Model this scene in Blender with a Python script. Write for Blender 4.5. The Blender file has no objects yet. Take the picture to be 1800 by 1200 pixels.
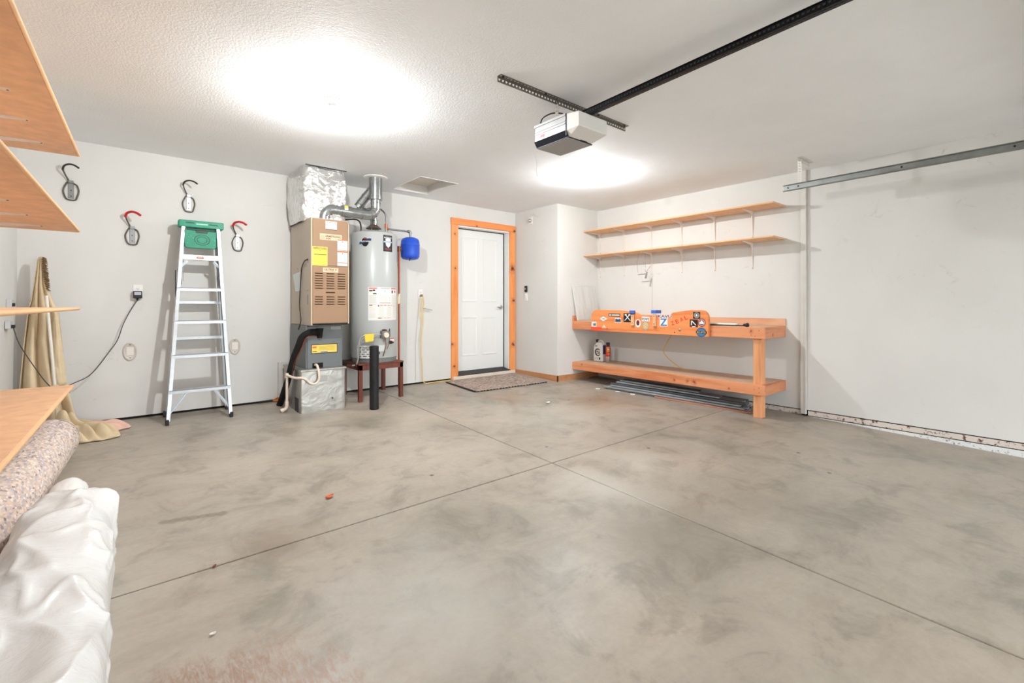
import bpy, bmesh, math, random
from math import sin, cos, pi, radians, sqrt, atan2
from mathutils import Vector, Matrix, noise

scene = bpy.context.scene
COL = scene.collection
random.seed(7)

# ------------------------------------------------------------------ camera
F_PX, YAW, V0 = 818.3648, 39.9679, 535.2278
CAM_H = 1.0587
cd = bpy.data.cameras.new('camera')
cam = bpy.data.objects.new('camera', cd)
COL.objects.link(cam)
cd.sensor_fit = 'HORIZONTAL'
cd.sensor_width = 36.0
cd.lens = F_PX / 1800.0 * 36.0
cd.shift_y = -(600.0 - V0) / 1800.0
cd.clip_start = 0.02
cam.location = (0, 0, CAM_H)
cam.rotation_euler = (radians(90), 0, -radians(YAW))
scene.camera = cam

# ------------------------------------------------------------------ world, exposure
w = bpy.data.worlds.new('world'); scene.world = w; w.use_nodes = True
w.node_tree.nodes['Background'].inputs[0].default_value = (0.90, 0.96, 1.0, 1)
w.node_tree.nodes['Background'].inputs[1].default_value = 6.0      # overcast sky added as fill, let in by the unseen opened garage door
scene.view_settings.view_transform = 'Standard'
scene.view_settings.look = 'None'
scene.view_settings.exposure = 0.0
scene.view_settings.gamma = 1.0
scene.view_settings.use_curve_mapping = False
BULB_POWER = [4500.0, 3100.0]        # radiance of the two bare ceiling bulbs
BULB_SPOTS = [(1.127, 3.30), (3.945, 3.38)]

# ------------------------------------------------------------------ room dimensions
YB, XR, XL, YF, ZC = 5.566, 5.60, -0.70, -2.30, 2.49
SLOPE = 0.0338
def FZ(y): return -SLOPE * (YB - y)

# ------------------------------------------------------------------ helpers
def lin(c):
    r = []
    for k in c[:3]:
        k = k / 255.0
        r.append(k / 12.92 if k <= 0.04045 else ((k + 0.055) / 1.055) ** 2.4)
    return (r[0], r[1], r[2], 1.0)

class NT:
    def __init__(s, name):
        s.m = bpy.data.materials.new(name); s.m.use_nodes = True
        s.t = s.m.node_tree; s.n = s.t.nodes; s.l = s.t.links
        s.b = s.n['Principled BSDF']
        s.pos = None
    def node(s, typ, **kw):
        n = s.n.new(typ)
        for k, v in kw.items(): setattr(n, k, v)
        return n
    def link(s, a, b): s.l.new(a, b)
    def coords(s, scale=(1, 1, 1), rot=(0, 0, 0)):
        if s.pos is None: s.pos = s.node('ShaderNodeNewGeometry').outputs['Position']
        mp = s.node('ShaderNodeMapping')
        mp.inputs['Scale'].default_value = scale
        mp.inputs['Rotation'].default_value = rot
        s.link(s.pos, mp.inputs['Vector'])
        return mp.outputs['Vector']
    def noise(s, scale, detail=3, rough=.55, vec=None, dist=0):
        n = s.node('ShaderNodeTexNoise')
        n.inputs['Scale'].default_value = scale; n.inputs['Detail'].default_value = detail
        n.inputs['Roughness'].default_value = rough; n.inputs['Distortion'].default_value = dist
        s.link(vec if vec is not None else s.coords(), n.inputs['Vector'])
        return n.outputs['Fac']
    def ramp(s, fac, stops):
        n = s.node('ShaderNodeValToRGB'); e = n.color_ramp.elements
        while len(e) < len(stops): e.new(0.5)
        for el, (p, c) in zip(e, stops):
            el.position = p; el.color = c if len(c) == 4 else (c[0], c[1], c[2], 1)
        s.link(fac, n.inputs['Fac'])
        return n.outputs['Color']
    def mix(s, fac, a, b, mode='MIX'):
        n = s.node('ShaderNodeMix', data_type='RGBA', blend_type=mode)
        for k, v in ((0, fac), (6, a), (7, b)):
            if isinstance(v, (int, float)): n.inputs[k].default_value = v
            elif isinstance(v, tuple): n.inputs[k].default_value = v
            else: s.link(v, n.inputs[k])
        return n.outputs[2]
    def math(s, op, a, b=0.0, c=0.0, clamp=False):
        n = s.node('ShaderNodeMath', operation=op); n.use_clamp = clamp
        for k, v in ((0, a), (1, b), (2, c)):
            if isinstance(v, (int, float)): n.inputs[k].default_value = v
            else: s.link(v, n.inputs[k])
        return n.outputs[0]
    def bump(s, height, strength, dist=0.002):
        n = s.node('ShaderNodeBump'); n.inputs['Strength'].default_value = strength
        n.inputs['Distance'].default_value = dist
        s.link(height, n.inputs['Height']); s.link(n.outputs[0], s.b.inputs['Normal'])
    def base(s, c):
        if isinstance(c, tuple): s.b.inputs['Base Color'].default_value = c
        else: s.link(c, s.b.inputs['Base Color'])
    def spot(s, p, r, soft=.5, wob=None, stretch=(1, 1, 1)):
        """1 inside a blob of radius r around p, 0 outside"""
        v = s.node('ShaderNodeVectorMath', operation='SUBTRACT')
        s.coords() if s.pos is None else None
        s.link(s.pos, v.inputs[0]); v.inputs[1].default_value = p
        m = s.node('ShaderNodeVectorMath', operation='MULTIPLY')
        s.link(v.outputs[0], m.inputs[0]); m.inputs[1].default_value = stretch
        ln = s.node('ShaderNodeVectorMath', operation='LENGTH'); s.link(m.outputs[0], ln.inputs[0])
        d = ln.outputs['Value']
        if wob is not None: d = s.math('ADD', d, s.math('MULTIPLY', s.math('SUBTRACT', wob, .5), r * 1.6))
        mr = s.node('ShaderNodeMapRange'); s.link(d, mr.inputs[0])
        mr.inputs[1].default_value = r * (1 - soft); mr.inputs[2].default_value = r
        mr.inputs[3].default_value = 1; mr.inputs[4].default_value = 0
        return mr.outputs[0]

MATS = {}
def mat(name, rgb, rough=.5, metal=0., var=0., vs=8., bump=0., bs=200., spec=.5, coat=0., trans=0., alpha=1., ior=1.45):
    if name in MATS: return MATS[name]
    t = NT(name); b = t.b
    c = lin(rgb)
    if var:
        f = t.noise(vs, 4)
        d = tuple(max(0, k * (1 - var)) for k in c[:3]) + (1,)
        e = tuple(min(1, k * (1 + var)) for k in c[:3]) + (1,)
        t.base(t.ramp(f, [(.3, d), (.7, e)]))
    else: t.base(c)
    b.inputs['Roughness'].default_value = rough; b.inputs['Metallic'].default_value = metal
    b.inputs['Specular IOR Level'].default_value = spec
    b.inputs['Coat Weight'].default_value = coat
    b.inputs['Transmission Weight'].default_value = trans
    b.inputs['IOR'].default_value = ior
    b.inputs['Alpha'].default_value = alpha
    if bump: t.bump(t.noise(bs, 3), bump, .002)
    MATS[name] = t.m
    return t.m

def wood(name, c1, c2, axis, knots=(), rough=.5, k=18., fine=.25, bump=.15, kcol=(95, 40, 15)):
    t = NT(name)
    sc = [k, k, k]; sc['xyz'.index(axis)] = 1.1
    v = t.coords(tuple(sc))
    n1 = t.noise(1., 5, .6, v, .6)
    sc2 = [k * 7] * 3; sc2['xyz'.index(axis)] = 3.
    n2 = t.noise(1., 3, .6, t.coords(tuple(sc2)))
    col = t.ramp(n1, [(.3, lin(c2)), (.5, lin(c1)), (.72, tuple(min(1, q * 1.12) for q in lin(c1)[:3]) + (1,))])
    col = t.mix(t.math('MULTIPLY', n2, fine), col, lin(c2), 'MIX')
    if knots:
        wob = t.noise(30., 2)
        for (p, r) in knots:
            halo = t.spot(p, r * 2.4, .8, wob)
            col = t.mix(t.math('MULTIPLY', halo, .55), col, lin([q * .75 for q in c2]))
            col = t.mix(t.spot(p, r, .55, wob), col, lin(kcol))
    t.base(col)
    t.b.inputs['Roughness'].default_value = rough
    if bump: t.bump(n2, bump, .001)
    MATS[name] = t.m
    return t.m

ORG = {}
class MB:
    def __init__(s): s.v = []; s.f = []; s.mi = []; s.m = 0
    def add(s, vs, fs):
        o = len(s.v); s.v += [tuple(p) for p in vs]
        for f in fs: s.f.append(tuple(i + o for i in f)); s.mi.append(s.m)
        return s
    def box(s, x0, x1, y0, y1, z0, z1):
        return s.add([(x0, y0, z0), (x1, y0, z0), (x1, y1, z0), (x0, y1, z0), (x0, y0, z1), (x1, y0, z1), (x1, y1, z1), (x0, y1, z1)],
                     [(0, 3, 2, 1), (4, 5, 6, 7), (0, 1, 5, 4), (1, 2, 6, 5), (2, 3, 7, 6), (3, 0, 4, 7)])
    def obox(s, c, u, v, w):
        """box at centre c with half-vectors u, v, w"""
        c, u, v, w = map(Vector, (c, u, v, w)); P = []
        for k in (-1, 1):
            for (a, b) in ((-1, -1), (1, -1), (1, 1), (-1, 1)): P.append(c + u * a + v * b + w * k)
        return s.add(P, [(0, 3, 2, 1), (4, 5, 6, 7), (0, 1, 5, 4), (1, 2, 6, 5), (2, 3, 7, 6), (3, 0, 4, 7)])
    def bar(s, a, b, wd, ht, up=(0, 0, 1)):
        a, b = Vector(a), Vector(b); d = (b - a); up = Vector(up)
        sd = d.cross(up).normalized(); u2 = sd.cross(d).normalized()
        return s.obox((a + b) / 2, sd * wd / 2, d / 2, u2 * ht / 2)
    def prism(s, poly, axis, a0, a1):
        """poly of 2-D points in the two other axes (order xyz without axis), extruded along axis"""
        n = len(poly); P = []
        for a in (a0, a1):
            for (p, q) in poly:
                P.append({'x': (a, p, q), 'y': (p, a, q), 'z': (p, q, a)}[axis])
        return s.add(P, [tuple(range(n)), tuple(range(2 * n - 1, n - 1, -1))] + [(i, (i + 1) % n, n + (i + 1) % n, n + i) for i in range(n)])
    def tube(s, path, r, n=10, caps=True, closed=False, squash=1.):
        path = [Vector(p) for p in path]; m = len(path)
        rr = r if isinstance(r, (list, tuple)) else [r] * m
        T = []
        for i in range(m):
            a = path[i - 1] if (i > 0 or closed) else path[i]
            b = path[(i + 1) % m] if (i < m - 1 or closed) else path[i]
            T.append((b - a).normalized())
        ref = Vector((0, 0, 1)) if abs(T[0].z) < .9 else Vector((1, 0, 0))
        nn = (ref - T[0] * ref.dot(T[0])).normalized(); P = []
        for i in range(m):
            if i > 0:
                q = T[i - 1].rotation_difference(T[i]); nn = q @ nn
                nn = (nn - T[i] * nn.dot(T[i])).normalized()
            bb = T[i].cross(nn)
            for j in range(n):
                a = 2 * pi * j / n
                P.append(path[i] + nn * cos(a) * rr[i] * squash + bb * sin(a) * rr[i])
        F = []
        for i in range(m if closed else m - 1):
            for j in range(n):
                k = (i + 1) % m
                F.append((i * n + j, i * n + (j + 1) % n, k * n + (j + 1) % n, k * n + j))
        if caps and not closed:
            F.append(tuple(range(n - 1, -1, -1))); F.append(tuple((m - 1) * n + j for j in range(n)))
        return s.add(P, F)
    def lathe(s, prof, c, n=24, axis=(0, 0, 1), caps=True):
        ax = Vector(axis).normalized()
        ref = Vector((1, 0, 0)) if abs(ax.x) < .9 else Vector((0, 1, 0))
        u = (ref - ax * ref.dot(ax)).normalized(); v = ax.cross(u); c = Vector(c); P = []
        for (r, z) in prof:
            for j in range(n):
                a = 2 * pi * j / n
                P.append(c + ax * z + u * cos(a) * r + v * sin(a) * r)
        m = len(prof); F = []
        for i in range(m - 1):
            for j in range(n):
                F.append((i * n + j, i * n + (j + 1) % n, (i + 1) * n + (j + 1) % n, (i + 1) * n + j))
        if caps:
            F.append(tuple(range(n - 1, -1, -1))); F.append(tuple((m - 1) * n + j for j in range(n)))
        return s.add(P, F)
    def grid(s, fn, nu, nv, wrap=False):
        P = [fn(i / (nu - (0 if wrap else 1)), j / (nv - 1)) for j in range(nv) for i in range(nu)]
        F = []
        for j in range(nv - 1):
            for i in range(nu if wrap else nu - 1):
                k = (i + 1) % nu
                F.append((j * nu + i, j * nu + k, (j + 1) * nu + k, (j + 1) * nu + i))
        return s.add(P, F)
    def perf(s, o, U, V, n, pitch, width, r):
        """strip of n square cells along U, each with a punched hole"""
        o, U, V = Vector(o), Vector(U).normalized(), Vector(V).normalized()
        for i in range(n):
            c = o + U * pitch * (i + .5); hp, hw = pitch / 2, width / 2; P = []
            for (a, b) in ((1, 0), (1, 1), (0, 1), (-1, 1), (-1, 0), (-1, -1), (0, -1), (1, -1)):
                P.append(c + U * a * hp + V * b * hw)
            for k in range(8): P.append(c + U * cos(k * pi / 4) * r + V * sin(k * pi / 4) * r)
            s.add(P, [(k, (k + 1) % 8, 8 + (k + 1) % 8, 8 + k) for k in range(8)])
        return s
    def text(s, string, mp, s0, s1, t0, t1, d=.0012):
        cu = bpy.data.curves.new('t', 'FONT'); cu.body = string; cu.resolution_u = 3; cu.offset = .018
        ob = bpy.data.objects.new('t', cu); COL.objects.link(ob)
        me = bpy.data.meshes.new_from_object(ob)
        xs = [v.co.x for v in me.vertices]; ys = [v.co.y for v in me.vertices]
        X0, X1, Y0, Y1 = min(xs), max(xs), min(ys), max(ys)
        P = [mp(s0 + (v.co.x - X0) / (X1 - X0) * (s1 - s0), t0 + (v.co.y - Y0) / (Y1 - Y0) * (t1 - t0), d) for v in me.vertices]
        s.add(P, [tuple(p.vertices) for p in me.polygons])
        bpy.data.objects.remove(ob); bpy.data.curves.remove(cu); bpy.data.meshes.remove(me)
        return s
    def rect(s, mp, s0, s1, t0, t1, d=.0006, seg=1):
        for i in range(seg):
            a = s0 + (s1 - s0) * i / seg; b = s0 + (s1 - s0) * (i + 1) / seg
            s.add([mp(a, t0, d), mp(b, t0, d), mp(b, t1, d), mp(a, t1, d)], [(0, 1, 2, 3)])
        return s
    def ell(s, mp, cs, ct, rs, rt, d=.0006, n=24):
        s.add([mp(cs + cos(2 * pi * k / n) * rs, ct + sin(2 * pi * k / n) * rt, d) for k in range(n)], [tuple(range(n))])
        return s
    def poly(s, mp, pts, d=.0006):
        s.add([mp(a, b, d) for (a, b) in pts], [tuple(range(len(pts)))]); return s
    def build(s, name, mats, parent=None, bevel=0., smooth=None, sub=0, solid=0., recalc=True, seg=1, flat_origin=None):
        mats = mats if isinstance(mats, (list, tuple)) else [mats]
        if parent is not None: off = ORG[parent.name]
        elif flat_origin is not None: off = Vector(flat_origin)
        else:
            xs, ys, zs = zip(*s.v)
            off = Vector(((min(xs) + max(xs)) / 2, (min(ys) + max(ys)) / 2, min(zs)))
        me = bpy.data.meshes.new(name)
        me.from_pydata([tuple(Vector(p) - off) for p in s.v], [], s.f)
        for m in mats: me.materials.append(m)
        if len(mats) > 1: me.polygons.foreach_set('material_index', s.mi)
        if recalc:
            b = bmesh.new(); b.from_mesh(me); bmesh.ops.recalc_face_normals(b, faces=b.faces); b.to_mesh(me); b.free()
        if smooth is not None:
            me.polygons.foreach_set('use_smooth', [True] * len(me.polygons))
            me.set_sharp_from_angle(angle=radians(smooth))
        me.update()
        o = bpy.data.objects.new(name, me); COL.objects.link(o)
        if parent is not None: o.parent = parent
        else: o.location = off
        ORG[o.name] = off
        if solid: q = o.modifiers.new('solid', 'SOLIDIFY'); q.thickness = solid; q.offset = 0
        if bevel: q = o.modifiers.new('bevel', 'BEVEL'); q.width = bevel; q.segments = seg; q.limit_method = 'ANGLE'; q.angle_limit = radians(40)
        if sub: q = o.modifiers.new('sub', 'SUBSURF'); q.levels = sub; q.render_levels = sub
        return o

def tag(o, label, cat, group=None):
    o['label'] = label; o['category'] = cat
    if group: o['group'] = group
    return o
def struct(o, label=None):
    o['kind'] = 'structure'
    if label: o['label'] = label
    return o
def thing(name, loc, label=None, cat=None, group=None):
    o = bpy.data.objects.new(name, None); COL.objects.link(o); o.location = loc
    o.empty_display_size = .1
    ORG[o.name] = Vector(loc)
    if label: tag(o, label, cat, group)
    return o
def dup(root, delta, label=None, group=None, parent=None):
    r = root.copy(); COL.objects.link(r); r.location = root.location + Vector(delta)
    ORG[r.name] = ORG[root.name] + Vector(delta)
    if parent: r.parent = parent
    if label: r['label'] = label
    if group: r['group'] = group
    for ch in list(root.children):
        c = ch.copy(); COL.objects.link(c); c.parent = r; ORG[c.name] = ORG[r.name]
        for g in list(ch.children):
            d = g.copy(); COL.objects.link(d); d.parent = c; ORG[d.name] = ORG[r.name]
    return r
def plane_map(o, U, V):
    o, U, V = Vector(o), Vector(U).normalized(), Vector(V).normalized(); N = U.cross(V)
    return lambda a, b, d: o + U * a + V * b + N * d
def fbm(p, oct=3):
    return noise.fractal(Vector(p), .9, 2.1, oct)
def arc(c, u, v, r, a0, a1, n=8):
    c, u, v = Vector(c), Vector(u), Vector(v)
    return [c + u * cos(a0 + (a1 - a0) * i / n) * r + v * sin(a0 + (a1 - a0) * i / n) * r for i in range(n + 1)]
def smoothpath(pts, n=6):
    pts = [Vector(p) for p in pts]; out = []
    for i in range(len(pts) - 1):
        p0 = pts[max(0, i - 1)]; p1 = pts[i]; p2 = pts[i + 1]; p3 = pts[min(len(pts) - 1, i + 2)]
        for k in range(n):
            t = k / n
            out.append(.5 * ((2 * p1) + (p2 - p0) * t + (2 * p0 - 5 * p1 + 4 * p2 - p3) * t * t + (3 * p1 - p0 - 3 * p2 + p3) * t ** 3))
    out.append(pts[-1]); return out

# ------------------------------------------------------------------ surface materials
def concrete():
    t = NT('concrete')
    v = t.coords((1, 1, .2))
    big = t.noise(.75, 4, .6, v, .3); mid = t.noise(3.2, 6, .68, v, .5); fine = t.noise(38., 4, .7, v)
    streak = t.noise(1., 5, .65, t.coords((2.2, 7., 1), (0, 0, radians(24))), .4)
    col = t.ramp(big, [(.3, lin((143, 136, 125))), (.5, lin((167, 156, 143))), (.68, lin((185, 170, 154)))])
    col = t.mix(t.math('MULTIPLY', t.ramp(mid, [(.42, (0, 0, 0)), (.68, (1, 1, 1))]), .55), col, lin((188, 178, 163)))
    col = t.mix(t.math('MULTIPLY', t.ramp(mid, [(.28, (1, 1, 1)), (.47, (0, 0, 0))]), .8), col, lin((122, 117, 105)))
    col = t.mix(t.math('MULTIPLY', t.ramp(streak, [(.5, (0, 0, 0)), (.72, (1, 1, 1))]), .35), col, lin((142, 128, 108)))
    col = t.mix(t.math('MULTIPLY', fine, .32), col, lin((105, 100, 92)))
    wob = t.noise(2.6, 5, .7, v)
    wob2 = t.noise(14., 5, .75, v)
    fib = t.noise(1., 4, .7, t.coords((60., 16., 1), (0, 0, radians(-50))), 1.)
    # rust brown stain near the camera
    for (p, r, k) in (((.33, 1.62, -.13), .28, .62), ((.14, 1.80, -.13), .12, .55), ((.46, 1.48, -.13), .18, .6), ((.24, 1.70, -.13), .14, .5)):
        msk = t.math('MULTIPLY', t.spot(p, r, .8, wob2), t.ramp(fib, [(.36, (.10, .10, .10)), (.60, (1, 1, 1))]))
        col = t.mix(t.math('MULTIPLY', msk, k), col, lin((138, 92, 64)))
    # soft brown and grey traffic stains
    for (p, r, c, k) in (((4.3, 3.5, -.07), .55, (150, 112, 80), .45), ((3.5, 4.35, -.04), .4, (160, 118, 84), .4), ((1.75, 4.2, -.04), .35, (110, 106, 92), .6),
                         ((2.3, 3.7, -.06), .35, (128, 118, 102), .5), ((1.35, 4.72, -.03), .25, (105, 100, 90), .5), ((3.1, 1.2, -.14), .5, (124, 118, 106), .4),
                         ((4.6, 1.7, -.13), .6, (140, 130, 112), .3), ((2.2, 1.35, -.14), .45, (120, 114, 103), .45), ((.6, 2.5, -.1), .25, (132, 112, 92), .5),
                         ((1.0, 1.7, -.13), .5, (192, 190, 182), .5), ((2.4, 1.9, -.12), .45, (200, 198, 190), .5), ((3.3, 3.4, -.07), .7, (190, 186, 176), .35),
                         ((4.9, .9, -.15), .5, (120, 114, 100), .35), ((3.0, 2.05, -.12), .3, (198, 196, 188), .4)):
        col = t.mix(t.math('MULTIPLY', t.spot(p, r, .9, wob), k), col, lin(c))
    # dark oblong scuff
    for k in range(7):
        q = k / 6.
        col = t.mix(t.math('MULTIPLY', t.spot((.17 + .25 * q, 3.05 - .065 * q, -.086), .032, .4, wob2), .55), col, lin((108, 98, 84)))
    # few small dark spots
    for p in ((1.607, 2.762), (2.647, 2.719), (4.228, 3.614), (4.02, 3.76), (3.3, 2.2), (4.2, 1.4), (3.9, 1.1)):
        col = t.mix(t.math('MULTIPLY', t.spot((p[0], p[1], FZ(p[1])), .018, .5), .8), col, lin((55, 48, 42)))
    t.base(col)
    rg = t.ramp(t.noise(1.6, 5, .65, v), [(.3, (.30, .30, .30)), (.7, (.55, .55, .55))])
    t.link(rg, t.b.inputs['Roughness'])
    t.b.inputs['Specular IOR Level'].default_value = .5
    t.bump(t.math('ADD', t.math('MULTIPLY', mid, .7), t.math('MULTIPLY', fine, .3)), .18, .004)
    return t.m
def paint(name, rgb, smudge, bs, bst, bd=.0015):
    t = NT(name)
    big = t.noise(1.1, 4, .6)
    d = lin([k - 7 for k in rgb])
    col = t.ramp(big, [(.3, d), (.65, lin(rgb))])
    sm = t.math('MULTIPLY', t.ramp(t.noise(7., 6, .75, None, .8), [(.60, (0, 0, 0)), (.74, (1, 1, 1))]), t.ramp(t.noise(.9, 2), [(.48, (0, 0, 0)), (.62, (1, 1, 1))]))
    col = t.mix(t.math('MULTIPLY', sm, smudge), col, lin((150, 146, 138)))
    t.base(col)
    t.b.inputs['Roughness'].default_value = .75
    t.b.inputs['Specular IOR Level'].default_value = .25
    t.bump(t.noise(bs, 2, .5), bst, bd)
    return t.m
M_FLOOR = concrete()
M_WALL = paint('wall_paint', (219, 217, 213), .45, 220., .12)
M_CEIL = paint('ceiling_paint', (244, 246, 248), .10, 95., .55, .003)
M_WHITE = mat('white_paint', (232, 231, 228), .45)
M_DOORW = mat('door_white', (231, 231, 229), .4, spec=.4)
M_DARK = mat('dark_gap', (22, 18, 15), .9)
M_BLACK = mat('black_plastic', (22, 22, 24), .45)
M_BLACKM = mat('black_metal', (20, 20, 22), .35, .6)
M_MDF = mat('mdf', (230, 184, 144), .6, var=.10, vs=14., bump=.05)
M_MDFE = mat('mdf_edge', (228, 180, 132), .55, var=.06, vs=20.)
M_PLATEP = None
def speckled(name, base, spot, thr, sc):
    t = NT(name)
    n = t.noise(sc, 5, .75)
    t.base(t.mix(t.ramp(n, [(thr, (0, 0, 0)), (thr + .06, (1, 1, 1))]), lin(base), lin(spot)))
    t.b.inputs['Roughness'].default_value = .8
    t.bump(n, .3, .003)
    return t.m
M_SOLE = speckled('sole_plate_paint', (214, 202, 192), (92, 60, 46), .555, 24.)
M_STEM = speckled('stem_wall_paint', (222, 222, 222), (128, 124, 118), .57, 40.)
KN = [((4.662, 5.548, 1.617), .042), ((4.680, 5.548, 1.12), .028), ((4.675, 5.548, .44), .030), ((4.70, 5.545, 2.205), .020), ((3.60, 5.548, 2.06), .015), ((3.605, 5.548, 1.57), .018),
      ((3.56, 5.548, .50), .024), ((3.59, 5.548, .19), .018), ((3.98, 5.545, 2.200), .014)]
M_CASE = wood('casing_pine', (238, 156, 92), (220, 126, 60), 'z', KN, .45, 12.)
M_CASEH = wood('casing_pine_head', (236, 146, 82), (216, 116, 54), 'x', KN, .45, 12.)
M_BASE = wood('baseboard_wood', (196, 142, 98), (176, 118, 76), 'y', (), .5, 14.)

# ------------------------------------------------------------------ STRUCTURE
fl = struct(thing('floor', (0, 0, 0)), 'grey mottled concrete garage floor')
JX, JY, JW = 2.428, 2.438, .004
for (x0, x1) in ((XL - .25, JX - JW), (JX + JW, XR + .02)):
    for (y0, y1) in ((YF, JY - JW), (JY + JW, YB + .03)):
        m = MB(); P = []
        for dz in (-.10, 0):
            for (x, y) in ((x0, y0), (x1, y0), (x1, y1), (x0, y1)): P.append((x, y, FZ(y) + dz))
        m.add(P, [(0, 3, 2, 1), (4, 5, 6, 7), (0, 1, 5, 4), (1, 2, 6, 5), (2, 3, 7, 6), (3, 0, 4, 7)])
        m.build('concrete_slab', M_FLOOR, fl, bevel=.003)
m = MB(); P = []
for dz in (-.3, -.02):
    for (x, y) in ((XL - .2, YF - .2), (XR + .2, YF - .2), (XR + .2, YB + .2), (XL - .2, YB + .2)): P.append((x, y, FZ(y) + dz))
m.add(P, [(0, 3, 2, 1), (4, 5, 6, 7), (0, 1, 5, 4), (1, 2, 6, 5), (2, 3, 7, 6), (3, 0, 4, 7)])
m.build('joint_filler', M_DARK, fl)

# back wall with the doorway
DX0, DX1, DZ1 = 3.655, 4.612, 2.19
wb = MB(); ZB = .023
wb.box(XL - .15, DX0, YB, YB + .15, ZB, ZC + .02)
wb.box(DX1, XR + .15, YB, YB + .15, ZB, ZC + .02)
wb.box(DX0, DX1, YB, YB + .15, DZ1, ZC + .02)
struct(wb.build('wall_back', M_WALL), 'white painted back wall with scuffs')
m = MB(); m.box(XL - .1, DX0, YB + .012, YB + .15, -.2, ZB); m.box(DX1, XR + .1, YB + .012, YB + .15, -.2, ZB); m.box(DX0, DX1, YB + .06, YB + .15, -.2, .04)
struct(m.build('trim_1', M_DARK), 'dark gap under the back wall')
LT = math.tan(radians(1.7))                     # the left wall is not quite square to the back wall
def WXL(y): return XL + (y - 4.30) * LT
m = MB(); m.prism([(WXL(YF - .15) - .15, YF - .15), (WXL(YF - .15), YF - .15), (WXL(YB + .15), YB + .15), (WXL(YB + .15) - .15, YB + .15)], 'z', -.4, ZC + .02)
struct(m.build('wall_left', M_WALL), 'white left wall')
m = MB(); m.box(XR, XR + .15, YF - .15, YB + .15, -.062, ZC + .02)
struct(m.build('wall_right', M_WALL), 'white right wall')
m = MB()
y = YF
m.box(XR - .004, XR + .10, YF, 1.775, -.120, -.072); m.box(XR - .004, XR + .10, 1.835, 4.62, -.120, -.072)
struct(m.build('trim_2', M_SOLE, bevel=.003), 'scuffed white sole plate along the right wall')
m = MB(); m.box(XR + .012, XR + .12, YF, 4.62, -.4, -.06)
struct(m.build('trim_3', M_DARK), 'dark crack under the right wall')
m = MB(); m.box(XR - .008, XR + .10, YF, 4.62, -.5, -.128)
struct(m.build('trim_4', M_STEM, bevel=.004), 'white painted foundation strip along the right wall')
m = MB(); m.box(4.73, XR + .1, 4.637, YB + .1, -.2, ZC + .02)
struct(m.build('wall_chase', M_WALL, bevel=.004, seg=2), 'boxed-out white wall corner beside the door')
m = MB(); m.box(4.716, 4.73, 4.623, 5.545, FZ(5.1) - .03, .052)
struct(m.build('baseboard_left', M_BASE, bevel=.002), 'brown wooden baseboard beside the doormat')
m = MB(); m.box(4.716, XR, 4.623, 4.637, FZ(4.6) - .03, .052)
struct(m.build('baseboard_right', M_BASE, bevel=.002), 'brown wooden baseboard running under the bench')

# ceiling with attic hatch opening
HX0, HX1, HY0, HY1 = 2.55, 3.055, 4.63, 5.35
m = MB()
m.box(XL - .40, HX0, YF - .15, YB + .15, ZC, ZC + .05); m.box(HX1, XR + .15, YF - .15, YB + .15, ZC, ZC + .05)
m.box(HX0, HX1, YF - .15, HY0, ZC, ZC + .05); m.box(HX0, HX1, HY1, YB + .15, ZC, ZC + .05)
cl = struct(m.build('ceiling', M_CEIL), 'white orange-peel textured ceiling')
m = MB()
for (x0, x1, y0, y1) in ((HX0 + .001, HX0 + .014, HY0 + .001, HY1 - .001), (HX1 - .014, HX1 - .001, HY0 + .001, HY1 - .001), (HX0 + .014, HX1 - .014, HY0 + .001, HY0 + .014), (HX0 + .014, HX1 - .014, HY1 - .014, HY1 - .001)):
    m.box(x0, x1, y0, y1, ZC - .004, ZC + .10)
struct(m.build('trim_5', M_WHITE), 'white lining of the attic hatch opening')
hp = MB().box(HX0 + .003, HX1 - .003, HY0 + .003, HY1 - .003, ZC + .1005, ZC + .115)
tag(hp.build('attic_hatch', mat('hatch_panel', (222, 214, 203), .7, var=.05), bevel=.003), 'beige attic hatch panel set into the ceiling', 'hatch')

# unseen front wall behind the camera; garage door opened to add daylight fill
m = MB(); m.box(XL - .40, -.01, YF - .15, YF, -.5, ZC + .02); m.box(4.87, XR + .15, YF - .15, YF, -.5, ZC + .02); m.box(-.01, 4.87, YF - .15, YF, 2.02, ZC + .02)
struct(m.build('wall_front', M_WALL), 'white front wall around the garage doorway')
gd = struct(thing('door_2', (2.43, YF + 1.1, 2.22)), 'unseen white sectional garage door, raised to let in added fill daylight')
for k in range(4):
    y0 = YF + .05 + k * .53; m = MB(); m.box(-.01, 4.87, y0 + .003, y0 + .527, 2.222, 2.262)
    m.build('door_section', M_WHITE, gd, bevel=.006)
m = MB(); m.box(-14, 20, YF - 16, YF - .15, FZ(YF) - .12, FZ(YF) - .02)  # unseen ground outside, added to bounce the sky fill indoors
struct(m.build('driveway', mat('driveway_concrete', (176, 172, 164), .8, var=.08, vs=2.)), 'unseen pale concrete driveway added to bounce daylight into the garage')

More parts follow.
